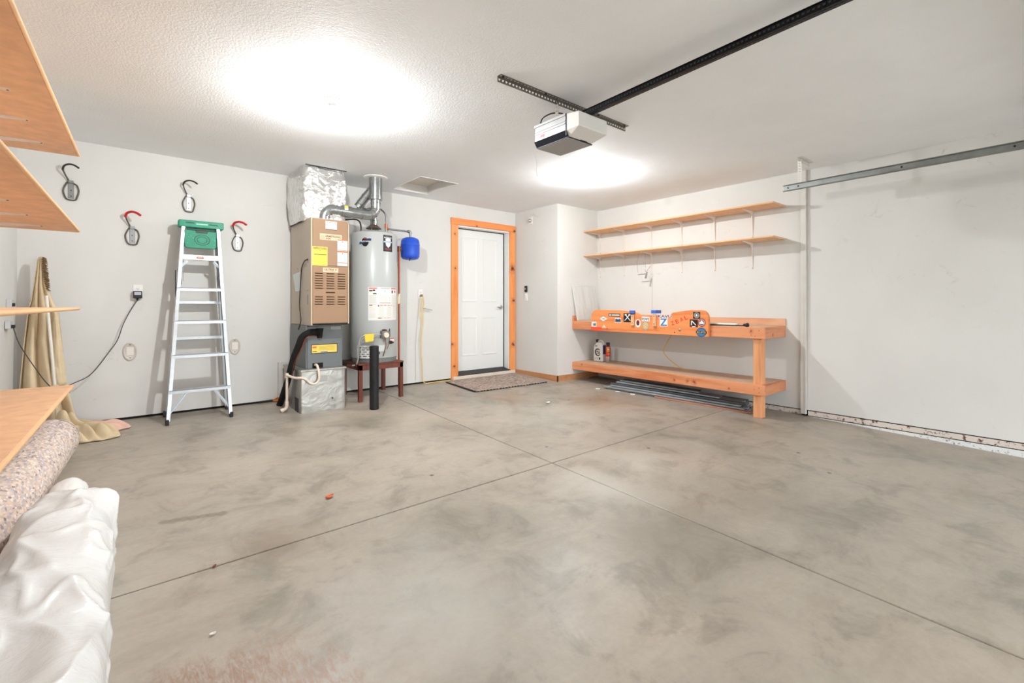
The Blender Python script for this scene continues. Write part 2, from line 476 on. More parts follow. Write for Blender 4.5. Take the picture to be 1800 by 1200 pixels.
# door 1
dr = struct(thing('door_1', (4.13, 5.70, .085)), 'white four-panel door in orange pine casing')
DY = 5.690
slab = MB(); slab.box(3.672, 4.598, DY, DY + .04, .088, 2.163)
sl = slab.build('door_slab', M_DOORW, dr, bevel=.002)
for (px0, px1) in ((3.805, 4.095), (4.175, 4.465)):
    for (pz0, pz1) in ((1.10, 2.05), (.30, .885)):
        def fr(i): return (px0 + i, px1 - i, pz0 + i, pz1 - i)
        m = MB(); rings = [(0, 0), (.006, -.007), (.020, -.007), (.034, -.0015), (.06, -.0015)]
        P = []
        for (i, d) in rings:
            a, b, c, e = fr(i); P += [(a, DY + d, c), (b, DY + d, c), (b, DY + d, e), (a, DY + d, e)]
        Fc = []
        for r in range(len(rings) - 1):
            for k in range(4): Fc.append((r * 4 + k, r * 4 + (k + 1) % 4, (r + 1) * 4 + (k + 1) % 4, (r + 1) * 4 + k))
        Fc.append(tuple(len(P) - 4 + k for k in range(4)))
        m.add(P, Fc).build('raised_panel', M_DOORW, dr)
m = MB(); m.box(DX0, 3.672, 5.570, 5.74, .06, DZ1); m.box(4.598, DX1, 5.570, 5.74, .06, DZ1); m.box(3.672, 4.598, 5.570, 5.74, 2.170, DZ1)
m.build('door_jamb', M_DOORW, dr, bevel=.002)
m = MB(); m.box(4.588, 4.600, DY - .012, DY - .001, .09, 2.165); m.box(3.672, 4.598, DY - .012, DY - .001, 2.160, 2.171)
m.build('weatherstrip', mat('weatherstrip', (60, 52, 46), .8), dr)
m = MB(); m.prism([(5.545, .043), (5.545, .052), (DY - .002, .086), (DY + .05, .086), (DY + .05, .043)], 'x', 3.64, 4.62)
m.build('threshold', mat('threshold_black', (34, 33, 32), .5), dr)
m = MB(); m.box(3.565, 4.712, 5.535, 5.575, -.02, .043)
m.build('sill_board', mat('sill_board', (224, 210, 196), .6, var=.06), dr, bevel=.003)
for (x0, x1) in ((3.544, 3.658), (4.608, 4.718)):
    MB().box(x0, x1, 5.548, 5.568, -.012, 2.192).build('side_casing', M_CASE, dr, bevel=.003)
MB().box(3.538, 4.722, 5.544, 5.568, 2.192, 2.284).build('head_casing', M_CASEH, dr, bevel=.003)
M_NICK = mat('nickel', (190, 188, 184), .28, 1.)
m = MB(); m.lathe([(.031, 0), (.031, .008), (.022, .014), (.014, .02), (.013, .045)], (4.535, DY, 1.02), 20, (0, -1, 0))
m.tube(smoothpath([(4.535, DY - .045, 1.02), (4.515, DY - .055, 1.021), (4.47, DY - .055, 1.022), (4.43, DY - .05, 1.018)], 4), [.011] * 4 + [.010] * 4 + [.009] * 4 + [.008], 10)
m.build('lever_handle', M_NICK, dr, smooth=40)

# ------------------------------------------------------------------ ceiling lamps
M_PORC = mat('porcelain', (236, 234, 230), .3)
def emis(name, rgb, s):
    mt = bpy.data.materials.new(name); mt.use_nodes = True; n = mt.node_tree.nodes; n.clear()
    e = n.new('ShaderNodeEmission'); e.inputs[0].default_value = rgb; e.inputs[1].default_value = s
    o = n.new('ShaderNodeOutputMaterial'); mt.node_tree.links.new(e.outputs[0], o.inputs[0]); return mt
M_BULBS = [emis('lit_bulb', (.955, .985, .99, 1), p_) for p_ in BULB_POWER]
LL = ['lit bulb in white ceiling lampholder above the ladder side', 'lit bulb in white ceiling lampholder nearest the workbench']
for (x, y), lb, M_BULB in zip(BULB_SPOTS, LL, M_BULBS):
    t = thing('ceiling_lamp', (x, y, ZC), lb, 'lamp', 'bare bulb ceiling lampholders')
    MB().lathe([(.058, 0), (.060, -.006), (.055, -.016), (.036, -.030), (.024, -.036), (.022, -.044)], (x, y, ZC), 28).build('lampholder', M_PORC, t, smooth=40)
    MB().lathe([(.013, -.032), (.015, -.038), (.022, -.048), (.0275, -.058), (.0305, -.068)], (x, y, ZC), 24).build('bulb_neck', M_PORC, t, smooth=60)
    MB().lathe([(.0305, -.068), (.031, -.074), (.028, -.088), (.018, -.100), (.004, -.105)], (x, y, ZC), 24).build('bulb_dome', M_BULB, t, smooth=60)

# ------------------------------------------------------------------ shelves
M_BRK = mat('bracket_white', (225, 216, 208), .4)
def bracket(name, parent, wall_x, sgn, y, ztop, arm, leg, fat=1.):
    """pressed steel L bracket: sgn = direction from the wall into the room along x"""
    m = MB(); hw = .012 * fat
    x0 = wall_x; xt = wall_x + sgn * arm
    a, b = sorted((x0, xt)); m.box(a, b, y - hw, y + hw, ztop - .002, ztop)
    a, b = sorted((x0, x0 + sgn * .002)); m.box(a, b, y - hw, y + hw, ztop - leg, ztop)
    m.prism([(x0, ztop - .001), (xt - sgn * .012, ztop - .001), (xt - sgn * .012, ztop - .004), (x0 + sgn * .055, ztop - .026), (x0 + sgn * .028, ztop - .05), (x0 + sgn * .006, ztop - leg + .02), (x0, ztop - leg + .02)], 'y', y - .0045, y + .0045)
    o = m.build(name, M_BRK, parent)
    s = MB()
    s.lathe([(.005, 0), (.004, .003)], (xt - sgn * .008, y, ztop - .002), 8, (0, 0, -1)); s.lathe([(.005, 0), (.004, .003)], (x0 + sgn * .002, y, ztop - leg + .01), 8, (sgn, 0, 0))
    s.build('screw', mat('screw_head', (110, 100, 92), .4, .8), o)
    return o
RB = [4.575, 4.133, 3.679, 3.228, 2.788, 2.342]
for (zt, lb) in ((2.135, 'upper brown wall shelf on white brackets above the workbench'), (1.772, 'lower brown wall shelf on white brackets above the workbench')):
    t = thing('wall_shelf', (XR, 3.3, zt - .32), lb, 'shelf', 'brown wall shelves over the workbench')
    m = MB(); m.m = 0; m.box(5.278, XR - .002, 1.995, 4.634, zt, zt + .019)
    m.build('shelf_board', M_MDF, t, bevel=.002)
    MB().prism([(5.278, zt), (5.278, zt + .019), (5.272, zt + .016), (5.269, zt + .0095), (5.272, zt + .003)], 'y', 1.995, 4.634).build('front_edge', M_MDFE, t, smooth=60)
    for y in RB: bracket('bracket', t, XR - .001, -1, y, zt, .29, .305)
LB = [1.35, 1.80, 2.26, 2.71, 3.165, 3.617, 4.066]
for (zt, thick, lb) in ((2.056, .019, 'topmost brown shelf board on the left wall'), (1.545, .019, 'second brown shelf board from the top on the left wall'),
                 (1.022, .019, 'eye-level brown shelf board on the left wall seen edge-on'), (.500, .022, 'lowest wide brown shelf board above the carpet pad roll')):
    t = thing('storage_shelf', (XL, 4.30, zt - .3), lb, 'shelf', 'brown shelves along the left wall')
    xf = -.225 if zt > .6 else -.255
    MB().box(XL + .002, xf, .95, 4.30, zt, zt + thick).build('shelf_board', M_MDF, t, bevel=.002)
    MB().prism([(xf, zt), (xf, zt + thick), (xf + .008, zt + thick * .85), (xf + .011, zt + thick * .5), (xf + .008, zt + thick * .15)], 'y', .95, 4.30).build('front_edge', M_MDFE, t, smooth=60)
    for y in LB: bracket('bracket', t, XL + .001, 1, y, zt, .335, .30, 1.2)
    t.rotation_euler = (0, 0, -radians(1.7))

# ------------------------------------------------------------------ workbench
KB = [((5.03, 2.75, .17), .02), ((5.03, 2.83, .175), .015), ((5.03, 3.0, .165), .012), ((5.03, 2.12, .78), .014), ((5.25, 1.99, .74), .012), ((5.03, 4.45, .20), .01), ((5.03, 2.35, .15), .01)]
M_FIR = wood('fir_rail', (222, 150, 106), (198, 114, 70), 'y', KB, .5, 16., kcol=(150, 70, 30))
M_FIRX = wood('fir_end', (214, 144, 104), (182, 104, 64), 'x', KB, .5, 16., kcol=(110, 50, 25))
M_FIRZ = wood('fir_post', (228, 164, 116), (206, 132, 86), 'z', (), .5, 20.)
M_TOP = mat('particle_board', (208, 172, 144), .6, var=.10, vs=20., bump=.05)
XB, BY0, BY1 = 5.03, 1.99, 4.634
wbn = thing('workbench', (5.3, 3.3, FZ(3.3)), 'long built-in fir workbench with lower shelf along the right wall', 'workbench')
MB().box(XB + .039, XR - .002, BY0 + .039, BY1, .808, .824).build('bench_top', M_TOP, wbn, bevel=.002)
MB().box(XB, XB + .038, BY0, BY1, .705, .822).build('front_rail', M_FIR, wbn, bevel=.003)
MB().box(XB + .038, XR - .002, BY0, BY0 + .038, .705, .822).build('end_rail', M_FIRX, wbn, bevel=.003)
m = MB(); m.prism([(BY0 - .0, .824), (BY1, .824), (BY1, .905), (BY0, .905)], 'x', XR - .022, XR - .002)
m.build('backsplash', wood('fir_back', (222, 172, 138), (206, 146, 108), 'y', (), .5, 10.), wbn, bevel=.002)
MB().box(XB + .0, XB + .12, BY1 - .02, BY1, .824, .90).build('end_block', M_FIRX, wbn, bevel=.002)
MB().box(XB + .039, XR - .002, BY0 + .039, BY1, .216, .230).build('lower_shelf', M_TOP, wbn, bevel=.002)
MB().box(XB, XB + .038, BY0, BY1, .120, .228).build('lower_front_rail', M_FIR, wbn, bevel=.003)
MB().box(XB + .038, XR - .002, BY0, BY0 + .038, .120, .228).build('lower_end_rail', M_FIRX, wbn, bevel=.003)
MB().box(XR - .03, XR - .002, BY0 + .038, BY1, .120, .216).build('rear_cleat', M_FIR, wbn)
m = MB(); m.box(XB + .038, XB + .125, BY0 + .038, BY0 + .125, FZ(2.05), .808)
m.build('post', M_FIRZ, wbn, bevel=.003)
sm = MB()
for (y, z) in ((2.04, .20), (2.04, .15), (2.09, .175), (2.04, .79), (2.08, .73), (2.12, .74), (3.4, .18), (3.4, .15), (2.55, .76)): sm.lathe([(.004, 0), (.003, .001)], (XB, y, z), 8, (-1, 0, 0))
sm.build('screw', mat('screw_dark', (80, 50, 35), .5, .5), wbn)

# sticker covered board on the bench front
KP = [((4.985, 2.95, .80), .02)]
M_PANEL = wood('panel_ply', (232, 148, 90), (208, 106, 52), 'y', (), .4, 14.)
pn = thing('sticker_board', (5.0, 3.4, .70), 'orange plywood board covered in stickers fixed to the bench front', 'board')
prof = [(4.244, .700), (4.244, .850)]
prof += [(4.144 + .10 * cos(a), .885 + .105 * sin(a)) for a in [pi * k / 16 for k in range(0, 9)]]
prof += [(3.80, .986), (3.55, .970), (3.50, .955), (3.46, .935), (3.40, .930), (3.08, .926), (3.04, .930), (2.995, .966), (2.76, .998), (2.66, .998)]
prof += [(2.645 + .085 * cos(a), .912 + .085 * sin(a)) for a in [pi / 2 + pi * k / 16 for k in range(1, 9)]]
prof += [(2.560, .85), (2.560, .700)]
m = MB(); m.prism(prof, 'x', 4.987, 5.029)
m.build('plywood_panel', M_PANEL, pn, bevel=.004, seg=2)
PMAP = plane_map((4.987, 0, 0), (0, -1, 0), (0, 0, 1))       # s = -y, t = z
mW = mat('sticker_white', (232, 230, 226), .4); mK = mat('sticker_black', (24, 22, 24), .4); mR = mat('sticker_red', (222, 66, 44), .5)
mRR = mat('sticker_orange_red', (240, 84, 50), .5); mB = mat('sticker_blue', (62, 120, 180), .4); mN = mat('sticker_navy', (44, 70, 104), .4)
mT = mat('sticker_tan', (205, 180, 130), .5); mM = mat('sticker_maroon', (120, 40, 44), .5); mG = mat('sticker_grey', (150, 150, 146), .5); mP = mat('sticker_purple', (72, 64, 120), .5)
mY = mat('sticker_yellow', (226, 196, 96), .5); mPk = mat('sticker_pale', (236, 206, 188), .5)
def stick(mats, *ops):
    b = MB()
    for (mi, fn) in ops: b.m = mi; fn(b)
    return b.build('sticker', mats, pn, recalc=False)
R_ = lambda y, z, wy, hz, d=.0008: (lambda b: b.rect(PMAP, -y - wy / 2, -y + wy / 2, z - hz / 2, z + hz / 2, d))
E_ = lambda y, z, ry, rz, d=.0008: (lambda b: b.ell(PMAP, -y, z, ry, rz, d))
T_ = lambda s, y, z, wy, hz, d=.002: (lambda b: b.text(s, PMAP, -y - wy / 2, -y + wy / 2, z - hz / 2, z + hz / 2, d))
P_ = lambda pts, d=.0014: (lambda b: b.poly(PMAP, [(-y, z) for (y, z) in pts], d))
stick([mW, mK, mB], (0, R_(4.19, .790, .085, .070)), (2, R_(4.20, .785, .016, .030, .0014)), (1, P_([(4.185, .77), (4.16, .77), (4.165, .805), (4.178, .81)])))
stick([mRR], (0, R_(4.15, .728, .185, .052)))
stick([mW, mG], (0, P_([(4.09, .865), (4.03, .90), (3.96, .87), (4.03, .835)], .0008)), (1, R_(4.025, .868, .05, .012, .0014)))
stick([mPk], (0, P_([(4.055, .748), (4.015, .79), (3.98, .748)], .0008)))
stick([mK, mW], (0, R_(3.845, .921, .19, .040)), (1, E_(3.915, .921, .015, .013, .0014)), (1, R_(3.825, .921, .13, .016, .0014)))
stick([mW, mN, mG], (0, R_(3.785, .852, .10, .062)), (1, P_([(3.83, .827), (3.74, .827), (3.74, .868), (3.765, .874), (3.785, .864), (3.81, .874), (3.83, .866)])), (2, R_(3.785, .832, .08, .008, .002)))
stick([mK, mW], (0, R_(3.635, .890, .125, .115)), (1, P_([(3.685, .852), (3.672, .852), (3.60, .925), (3.612, .930)])), (1, P_([(3.585, .852), (3.598, .852), (3.672, .925), (3.66, .930)], .0018)), (1, E_(3.664, .928, .017, .010, .002)), (1, E_(3.606, .928, .017, .010, .002)))
stick([mW, mM, mN], (0, E_(3.478, .824, .042, .052)), (1, E_(3.478, .830, .024, .034, .0014)), (2, R_(3.478, .806, .03, .010, .002)))
stick([mW, mN], (0, R_(3.365, .880, .115, .055)), (1, T_("POW'S", 3.365, .878, .10, .036)))
stick([mG, mT, mPk], (0, E_(3.368, .798, .050, .056)), (1, E_(3.368, .798, .043, .048, .0014)), (2, R_(3.368, .798, .010, .05, .002)), (2, R_(3.368, .80, .04, .010, .002)))
stick([mPk, mP], (0, R_(3.10, .918, .19, .040)), (1, T_('KAVU', 3.10, .918, .18, .034)))
stick([mW, mB], (0, R_(3.115, .848, .105, .10)), (1, T_('Z', 3.115, .848, .095, .088)))
def zeal(b):
    for i, ch in enumerate('ZEAL'):
        y = 2.995 - i * .057; z = .838 + i * .023
        rot = plane_map((4.987, y, z), (0, -cos(.38), sin(.38)), (0, sin(.38), cos(.38)))
        b.text(ch, rot, -.020, .020, -.022, .026, .001)
stick([mR], (0, zeal))
stick([mK, mG, mW], (0, R_(2.696, .938, .085, .078)), (1, E_(2.696, .938, .034, .032, .0014)), (0, E_(2.696, .942, .020, .019, .002)), (2, E_(2.696, .940, .012, .012, .0026)))
stick([mM, mK, mW], (0, R_(2.73, .847, .10, .088)), (1, R_(2.73, .850, .084, .066, .0014)), (2, P_([(2.76, .872), (2.748, .876), (2.70, .828), (2.708, .822)], .002)), (2, R_(2.757, .85, .012, .05, .002)), (2, R_(2.73, .808, .04, .008, .002)))
stick([mM, mW, mM], (0, E_(2.635, .857, .046, .046)), (1, E_(2.635, .857, .036, .036, .0014)), (2, E_(2.635, .857, .031, .031, .002)), (1, P_([(2.665, .85), (2.635, .885), (2.605, .85), (2.62, .84), (2.65, .84)], .0026)))
stick([mN, mB, mK, mY], (0, E_(2.640, .748, .058, .052)), (1, E_(2.640, .748, .050, .044, .0014)), (2, R_(2.640, .748, .126, .026, .002)), (3, T_('ECLIPTE', 2.640, .748, .104, .018, .0028)))
kn = MB(); kn.lathe([(.016, 0), (.016, .006), (.008, .01)], (4.987, 2.905, .765), 14, (-1, 0, 0)); kn.build('bolt', M_NICK, pn, smooth=40)
kn = MB(); kn.lathe([(.007, 0), (.007, .0012)], (4.987, 2.968, .732), 12, (-1, 0, 0)); kn.lathe([(.007, 0), (.007, .0012)], (4.987, 3.965, .735), 12, (-1, 0, 0)); kn.build('screw_hole', M_DARK, pn)
M_BLUEP = mat('blue_plastic', (64, 104, 190), .4); M_WOODSTOP = wood('stop_strip', (232, 182, 140), (210, 150, 104), 'z', (), .5, 20.)
for (y, z0, z1, lb) in ((3.548, .795, .955, 'blue-capped clamp on the sticker board beside the black sticker'), (3.232, .795, .962, 'blue-capped clamp on the sticker board beside the blue letter')):
    t = thing('ski_clamp', (4.97, y, z0), lb, 'clamp', 'blue-capped clamps on the sticker board')
    MB().box(4.962, 4.985, y - .021, y + .021, z0, z1 - .02).build('upright', M_WOODSTOP, t, bevel=.002)
    xb_ = 4.985 if y > 3.4 else 5.07
    MB().box(4.948, xb_, y - .034, y + .034, z1 - .010, z1 + .030).build('cap', M_BLUEP, t, bevel=.004)
    q = MB(); q.lathe([(.006, 0), (.006, .002)], (4.962, y, z1 - .045), 10, (-1, 0, 0)); q.lathe([(.006, 0), (.006, .002)], (4.962, y, z0 + .03), 10, (-1, 0, 0)); q.build('screw', mat('screw_head', 0), t)

# translucent plastic sheet at the end of the bench
def sheetfn(u, v):
    x = 5.0 + .52 * u + .03 * (1 - v); y = 4.622 - .075 * (1 - v) - .02 * sin(pi * u) * (1 - v)
    z = .826 + .505 * v - .02 * u * (1 - v) + .012 * sin(3 * u) * v
    y -= .010 * fbm((u * 7, v * 1.5, 3.1)) + .004
    return (x, y, z)
m = MB().grid(sheetfn, 28, 20)
def plastic(name, rgb, tr, rough=.3):
    t = NT(name); t.base(lin(rgb)); t.b.inputs['Roughness'].default_value = rough; t.b.inputs['Coat Weight'].default_value = .2
    tl = t.node('ShaderNodeBsdfTranslucent'); tl.inputs[0].default_value = lin(rgb)
    tp = t.node('ShaderNodeBsdfTransparent')
    m1 = t.node('ShaderNodeMixShader'); m1.inputs[0].default_value = .35; m2 = t.node('ShaderNodeMixShader'); m2.inputs[0].default_value = tr
    t.link(t.b.outputs[0], m1.inputs[1]); t.link(tl.outputs[0], m1.inputs[2])
    t.link(m1.outputs[0], m2.inputs[1]); t.link(tp.outputs[0], m2.inputs[2])
    t.link(m2.outputs[0], t.n['Material Output'].inputs[0])
    return t
pl = plastic('clear_sheet', (244, 243, 241), .42)
tag(m.build('plastic_sheet', pl.m, smooth=180, solid=.002), 'translucent white plastic sheet leaning at the far end of the workbench', 'plastic sheet')

# rods on the bench
r0 = thing('knobbed_rod', (5.08, 2.45, .825), 'thin black rod with round black knob lying on the workbench', 'rod')
m = MB(); m.tube([(5.085, 2.62, .833), (5.085, 2.19, .833)], .006, 10); m.build('rod', M_BLACK, r0, smooth=40)
m = MB(); m.lathe([(.007, 0), (.015, .008), (.015, .022), (.021, .03), (.025, .042), (.022, .054), (.01, .06)], (5.085, 2.225, .841), 16, (0, -1, 0)); m.build('knob', M_BLACK, r0, smooth=40)
m = MB(); m.tube([(5.12, 2.60, .840), (5.12, 2.31, .842)], .0145, 14)
m.build('tube_body', mat('tube_white', (222, 226, 214), .4), (t := thing('white_tube', (5.12, 2.45, .825), 'white plastic tube lying beside the black rod on the workbench', 'tube')), smooth=40)
MB().lathe([(.0155, 0), (.0155, .015), (.008, .022)], (5.12, 2.31, .842), 14, (0, -1, 0)).build('end_cap', mat('tube_cap', (196, 200, 180), .4), t, smooth=40)

# jug and spray cans on the lower shelf
JZ = .231; jx, jy = 5.36, 4.395
jg = thing('spray_jug', (jx, jy, JZ), 'white plastic jug with dark swoosh logo on the lower bench shelf', 'jug')
prof = [(-.075, 0), (.075, 0), (.082, .01), (.082, .19), (.070, .235), (.035, .262), (.030, .275), (-.058, .285), (-.075, .26), (-.082, .22), (-.082, .01)]
hole = []
m = MB(); m.prism([(jy + a, JZ + b) for (a, b) in prof], 'x', jx - .045, jx + .045)
m.build('jug_body', mat('jug_white', (226, 224, 220), .4), jg, bevel=.014, seg=3)
m = MB(); m.tube(smoothpath([(jx, jy + .02, JZ + .26), (jx, jy + .01, JZ + .295), (jx, jy - .03, JZ + .305), (jx, jy - .068, JZ + .275), (jx, jy - .075, JZ + .22)], 5), .012, 10)
m.build('handle', MATS['jug_white'], jg, smooth=60)
MB().lathe([(.02, 0), (.022, .005), (.022, .035), (.018, .04)], (jx, jy + .045, JZ + .277), 16).build('cap', M_BLACK, jg, smooth=40)
JM = plane_map((jx - .0455, 0, 0), (0, -1, 0), (0, 0, 1))
m = MB(); m.m = 0
pts = [(.055 * cos(a), .055 * sin(a)) for a in [radians(k) for k in range(40, 331, 15)]]
inn = [(.055 * cos(a) * .78 + .006, .055 * sin(a) * .72) for a in [radians(k) for k in range(330, 39, -15)]]
m.poly(JM, [(-jy + a, JZ + .135 + b) for (a, b) in pts + inn], .001)
m.text('S', JM, -jy - .03, -jy + .045, JZ + .115, JZ + .155, .0016)
m.m = 1; m.rect(JM, -jy - .06, -jy + .06, JZ + .05, JZ + .054, .001); m.rect(JM, -jy - .06, -jy + .02, JZ + .035, JZ + .038, .001)
m.m = 0; m.ell(JM, -jy + .035, JZ + .045, .012, .02, .0014); m.m = 1; m.rect(JM, -jy - .05, -jy - .01, JZ + .215, JZ + .235, .001)
m.build('label', [mK, mG], jg, recalc=False)
MB().box(jx - .03, jx + .03, jy - .0860, jy - .0822, JZ + .11, JZ + .24).build('side_label', mat('navy_label', (22, 26, 92), .4), jg)
def can(name, x, y, label, c0, c1, cat_='can'):
    t = thing(name, (x, y, JZ), label, cat_)
    MB().lathe([(.031, 0), (.033, .006), (.033, .085)], (x, y, JZ), 24).build('base_band', c1, t, smooth=40)
    MB().lathe([(.0333, .085), (.0333, .215), (.031, .228), (.024, .236)], (x, y, JZ), 24).build('can_body', c0, t, smooth=40)
    MB().lathe([(.026, .232), (.027, .275), (.025, .285), (.005, .287)], (x, y, JZ), 20).build('cap', M_BLACK, t, smooth=40)
    return t
ct = can('spray_can', 5.34, 4.23, 'red spray can with yellow lettering and black cap beside the jug', mat('can_red', (190, 40, 28), .3), mat('can_silver', (170, 160, 152), .3, .5))
def CYL(cx, cy, R, z0=0.):
    # s measured along the surface from the -y direction towards +x
    return lambda s_, t_, d: Vector((cx + sin(s_ / R) * (R + d), cy - cos(s_ / R) * (R + d), z0 + t_))
CM = CYL(5.34, 4.23, .0335, JZ)
m = MB(); m.m = 0
s0 = -.028
m.rect(CM, s0 - .018, s0 + .018, .15, .195, .0006, 6); m.m = 1; m.rect(CM, s0 - .014, s0 + .014, .16, .172, .0012, 6); m.m = 2; m.rect(CM, s0 - .022, s0 + .022, .112, .135, .0006, 6)
m.m = 3; m.rect(CM, s0 - .022, s0 + .022, .205, .214, .0006, 6)
m.build('label', [mat('can_yellow', (232, 196, 70), .4), mK, mRR, mPk], ct, recalc=False)

# cords round the bench
m = MB(); m.tube(smoothpath([(5.32, 3.13, .80), (5.33, 3.2, .70), (5.36, 3.33, .52), (5.40, 3.36, .42), (5.46, 3.26, .30), (5.50, 3.16, .237), (5.53, 3.10, .236)], 8), .005, 8)
tag(m.build('yellow_cord', mat('cord_yellow', (226, 176, 60), .5), smooth=60), 'yellow cord hanging between the bench top and its lower shelf', 'cord')
hc = thing('pull_cord', (5.42, 3.6, 1.77), 'thin cords with small grey T-handle hanging from the lower wall shelf', 'cord')
m = MB(); m.tube(smoothpath([(5.45, 3.79, 1.772), (5.45, 3.80, 1.68), (5.45, 3.815, 1.64), (5.45, 3.80, 1.50)], 5), .0022, 6); m.build('cord', mat('cord_grey', (150, 140, 132), .6), hc)
m = MB(); m.tube(smoothpath([(5.45, 3.68, 1.772), (5.45, 3.685, 1.66), (5.45, 3.68, 1.56)], 5), .0022, 6); m.tube(smoothpath([(5.45, 3.60, 1.58), (5.45, 3.63, 1.55), (5.45, 3.67, 1.50), (5.45, 3.69, 1.54)], 5), .003, 6); m.build('cord', mat('cord_grey', 0), hc)
m = MB(); m.tube([(5.45, 3.80, 1.472), (5.45, 3.675, 1.476)], .006, 8); m.tube([(5.45, 3.655, 1.50), (5.45, 3.68, 1.415)], [.010, .013], 8); m.build('handle', mat('handle_grey', (140, 138, 136), .4, .3), hc, smooth=40)
m = MB(); m.tube([(XR - .003, 3.67, 1.42), (XR - .003, 3.67, .91)], .0018, 6)
tag(m.build('pale_wire', mat('cord_pale', (196, 190, 182), .6)), 'thin pale cord running down the wall behind the sticker board', 'cord')

# planks under the bench
M_PLK = mat('plank_charcoal', (150, 153, 156), .42, .1, var=.10, vs=6.); M_PLD = mat('plank_dark', (86, 89, 92), .42, .1, var=.1, vs=6.); M_PLB = mat('plank_rosy', (176, 122, 102), .5, var=.1)
A = Vector((4.845, 3.98, 0)); Bv = Vector((5.165, 2.16, 0)); D = (Bv - A).normalized(); N = Vector((-D.y, D.x, 0))
for layer in range(6):
    for row in range(4 if layer < 4 else 2):
        off = .010 + row * .070 + layer * .036
        a0 = random.uniform(0, .08) + layer * .03 + row * .03; a1 = 1.80 - random.uniform(0, .06) - (.45 if layer == 5 else 0) - (.25 if layer == 4 else 0) - (.02 * layer)
        if layer == 0 and row == 0: a0, a1 = .75, 1.83
        h0 = layer * .0205 + .0010
        m = MB(); P = []
        for h in (h0, h0 + .0150):
            for (aa, oo) in ((a0, off), (a1, off), (a1, off + .064), (a0, off + .064)):
                p = A + D * aa + N * oo; P.append((p.x, p.y, FZ(p.y) + h))
        m.add(P, [(0, 3, 2, 1), (4, 5, 6, 7), (0, 1, 5, 4), (1, 2, 6, 5), (2, 3, 7, 6), (3, 0, 4, 7)])
        first = layer == 0 and row == 0
        tag(m.build('flooring_plank', M_PLB if first else (M_PLK if (layer + row) % 3 else M_PLD), bevel=.002),
            'rosy brown strip lowest in the plank stack under the workbench' if first else 'long charcoal grey plank in the stack under the workbench', 'plank', 'charcoal planks stacked under the workbench')
    if layer:      # thin packing strips between the layers
        pass
for (x, y, a, lb) in ((4.80, 3.97, .2, 'small white scrap at the far end of the plank stack'), (4.868, 3.70, .9, 'middle one of the white scraps along the plank stack'), (4.905, 3.50, .3, 'white scrap along the plank stack nearest the bench post')):
    m = MB(); c, s_ = cos(a), sin(a); z = FZ(y) + .0008
    m.obox((x, y, z + .006), (.012 * c, .012 * s_, .002), (-.03 * s_, .03 * c, 0), (0, 0, .004))
    tag(m.build('paper_scrap', mat('scrap_white', (226, 224, 220), .6), bevel=.002), lb, 'scrap', 'white scraps by the planks')

# ------------------------------------------------------------------ garage door hardware
M_GALV = mat('galvanised', (150, 154, 152), .38, .85, var=.12, vs=12.)
M_GALVD = mat('galvanised_dull', (132, 128, 120), .45, .7, var=.1, vs=20.)
TX = 5.05
tk = thing('door_track', (TX, .4, 2.19), 'galvanised steel garage door track along the right wall', 'track')
def tz(y): return 2.180 + (1.81 - y) / 1.6 * .016
prof = []
m = MB(); n = 30; t_ = .0018
sec = [(.0, .054), (-.018, .054), (-.022, .058), (-.022, .060), (.004, .060), (.004, .002), (-.006, -.004), (-.018, -.004), (-.024, .004), (-.022, .005), (-.016, -.002), (-.006, -.002), (.0, .004)]
P = []; ys = [1.815 - k * (1.815 + 2.2) / 20 for k in range(21)]
for y in ys:
    for (a, b) in sec: P.append((TX + a, y, tz(y) + b))
ns = len(sec); Fc = [tuple(range(ns)), tuple(range(21 * ns - 1, 20 * ns - 1, -1))]
for i in range(20):
    for j in range(ns): Fc.append((i * ns + j, i * ns + (j + 1) % ns, (i + 1) * ns + (j + 1) % ns, (i + 1) * ns + j))
m.add(P, Fc).build('rail', M_GALV, tk)
m = MB()
for y in (1.775, 1.685, .9, .25): m.lathe([(.008, 0), (.007, .004)], (TX - .001, y, tz(y) + .032), 10, (-1, 0, 0))
m.build('bolt', mat('bolt_dark', (60, 58, 55), .4, .8), tk)
M_HANG = mat('hanger_white', (222, 218, 212), .45, .2)
hg = thing('track_hanger', (5.12, 1.68, ZC), 'white perforated steel hanger holding the door track to the ceiling', 'bracket')
m = MB(); m.perf((5.075, 1.68, ZC - .012), (0, 0, -1), (0, 1, 0), 11, .027, .036, .006)
m.build('strap', M_HANG, hg, solid=.002)
m = MB(); m.perf((5.02, 1.66, ZC - .004), (1, 0, 0), (0, 1, 0), 11, .028, .036, .006); m.build('ceiling_flange', M_HANG, hg, solid=.002)
m = MB(); m.perf((5.02, 1.68, ZC - .020), (1, 0, 0), (0, 0, 1), 11, .028, .030, .005); m.build('side_flange', M_HANG, hg, solid=.002)
m = MB(); m.box(XR - .030, XR - .0, 1.783, 1.837, -.105, ZC); m.box(XR - .036, XR - .030, 1.783, 1.798, -.105, ZC)
pc = tag(m.build('wall_channel', mat('channel_white', (206, 202, 195), .5, .1, var=.04), bevel=.002), 'white vertical steel channel on the right wall past the bench', 'channel')

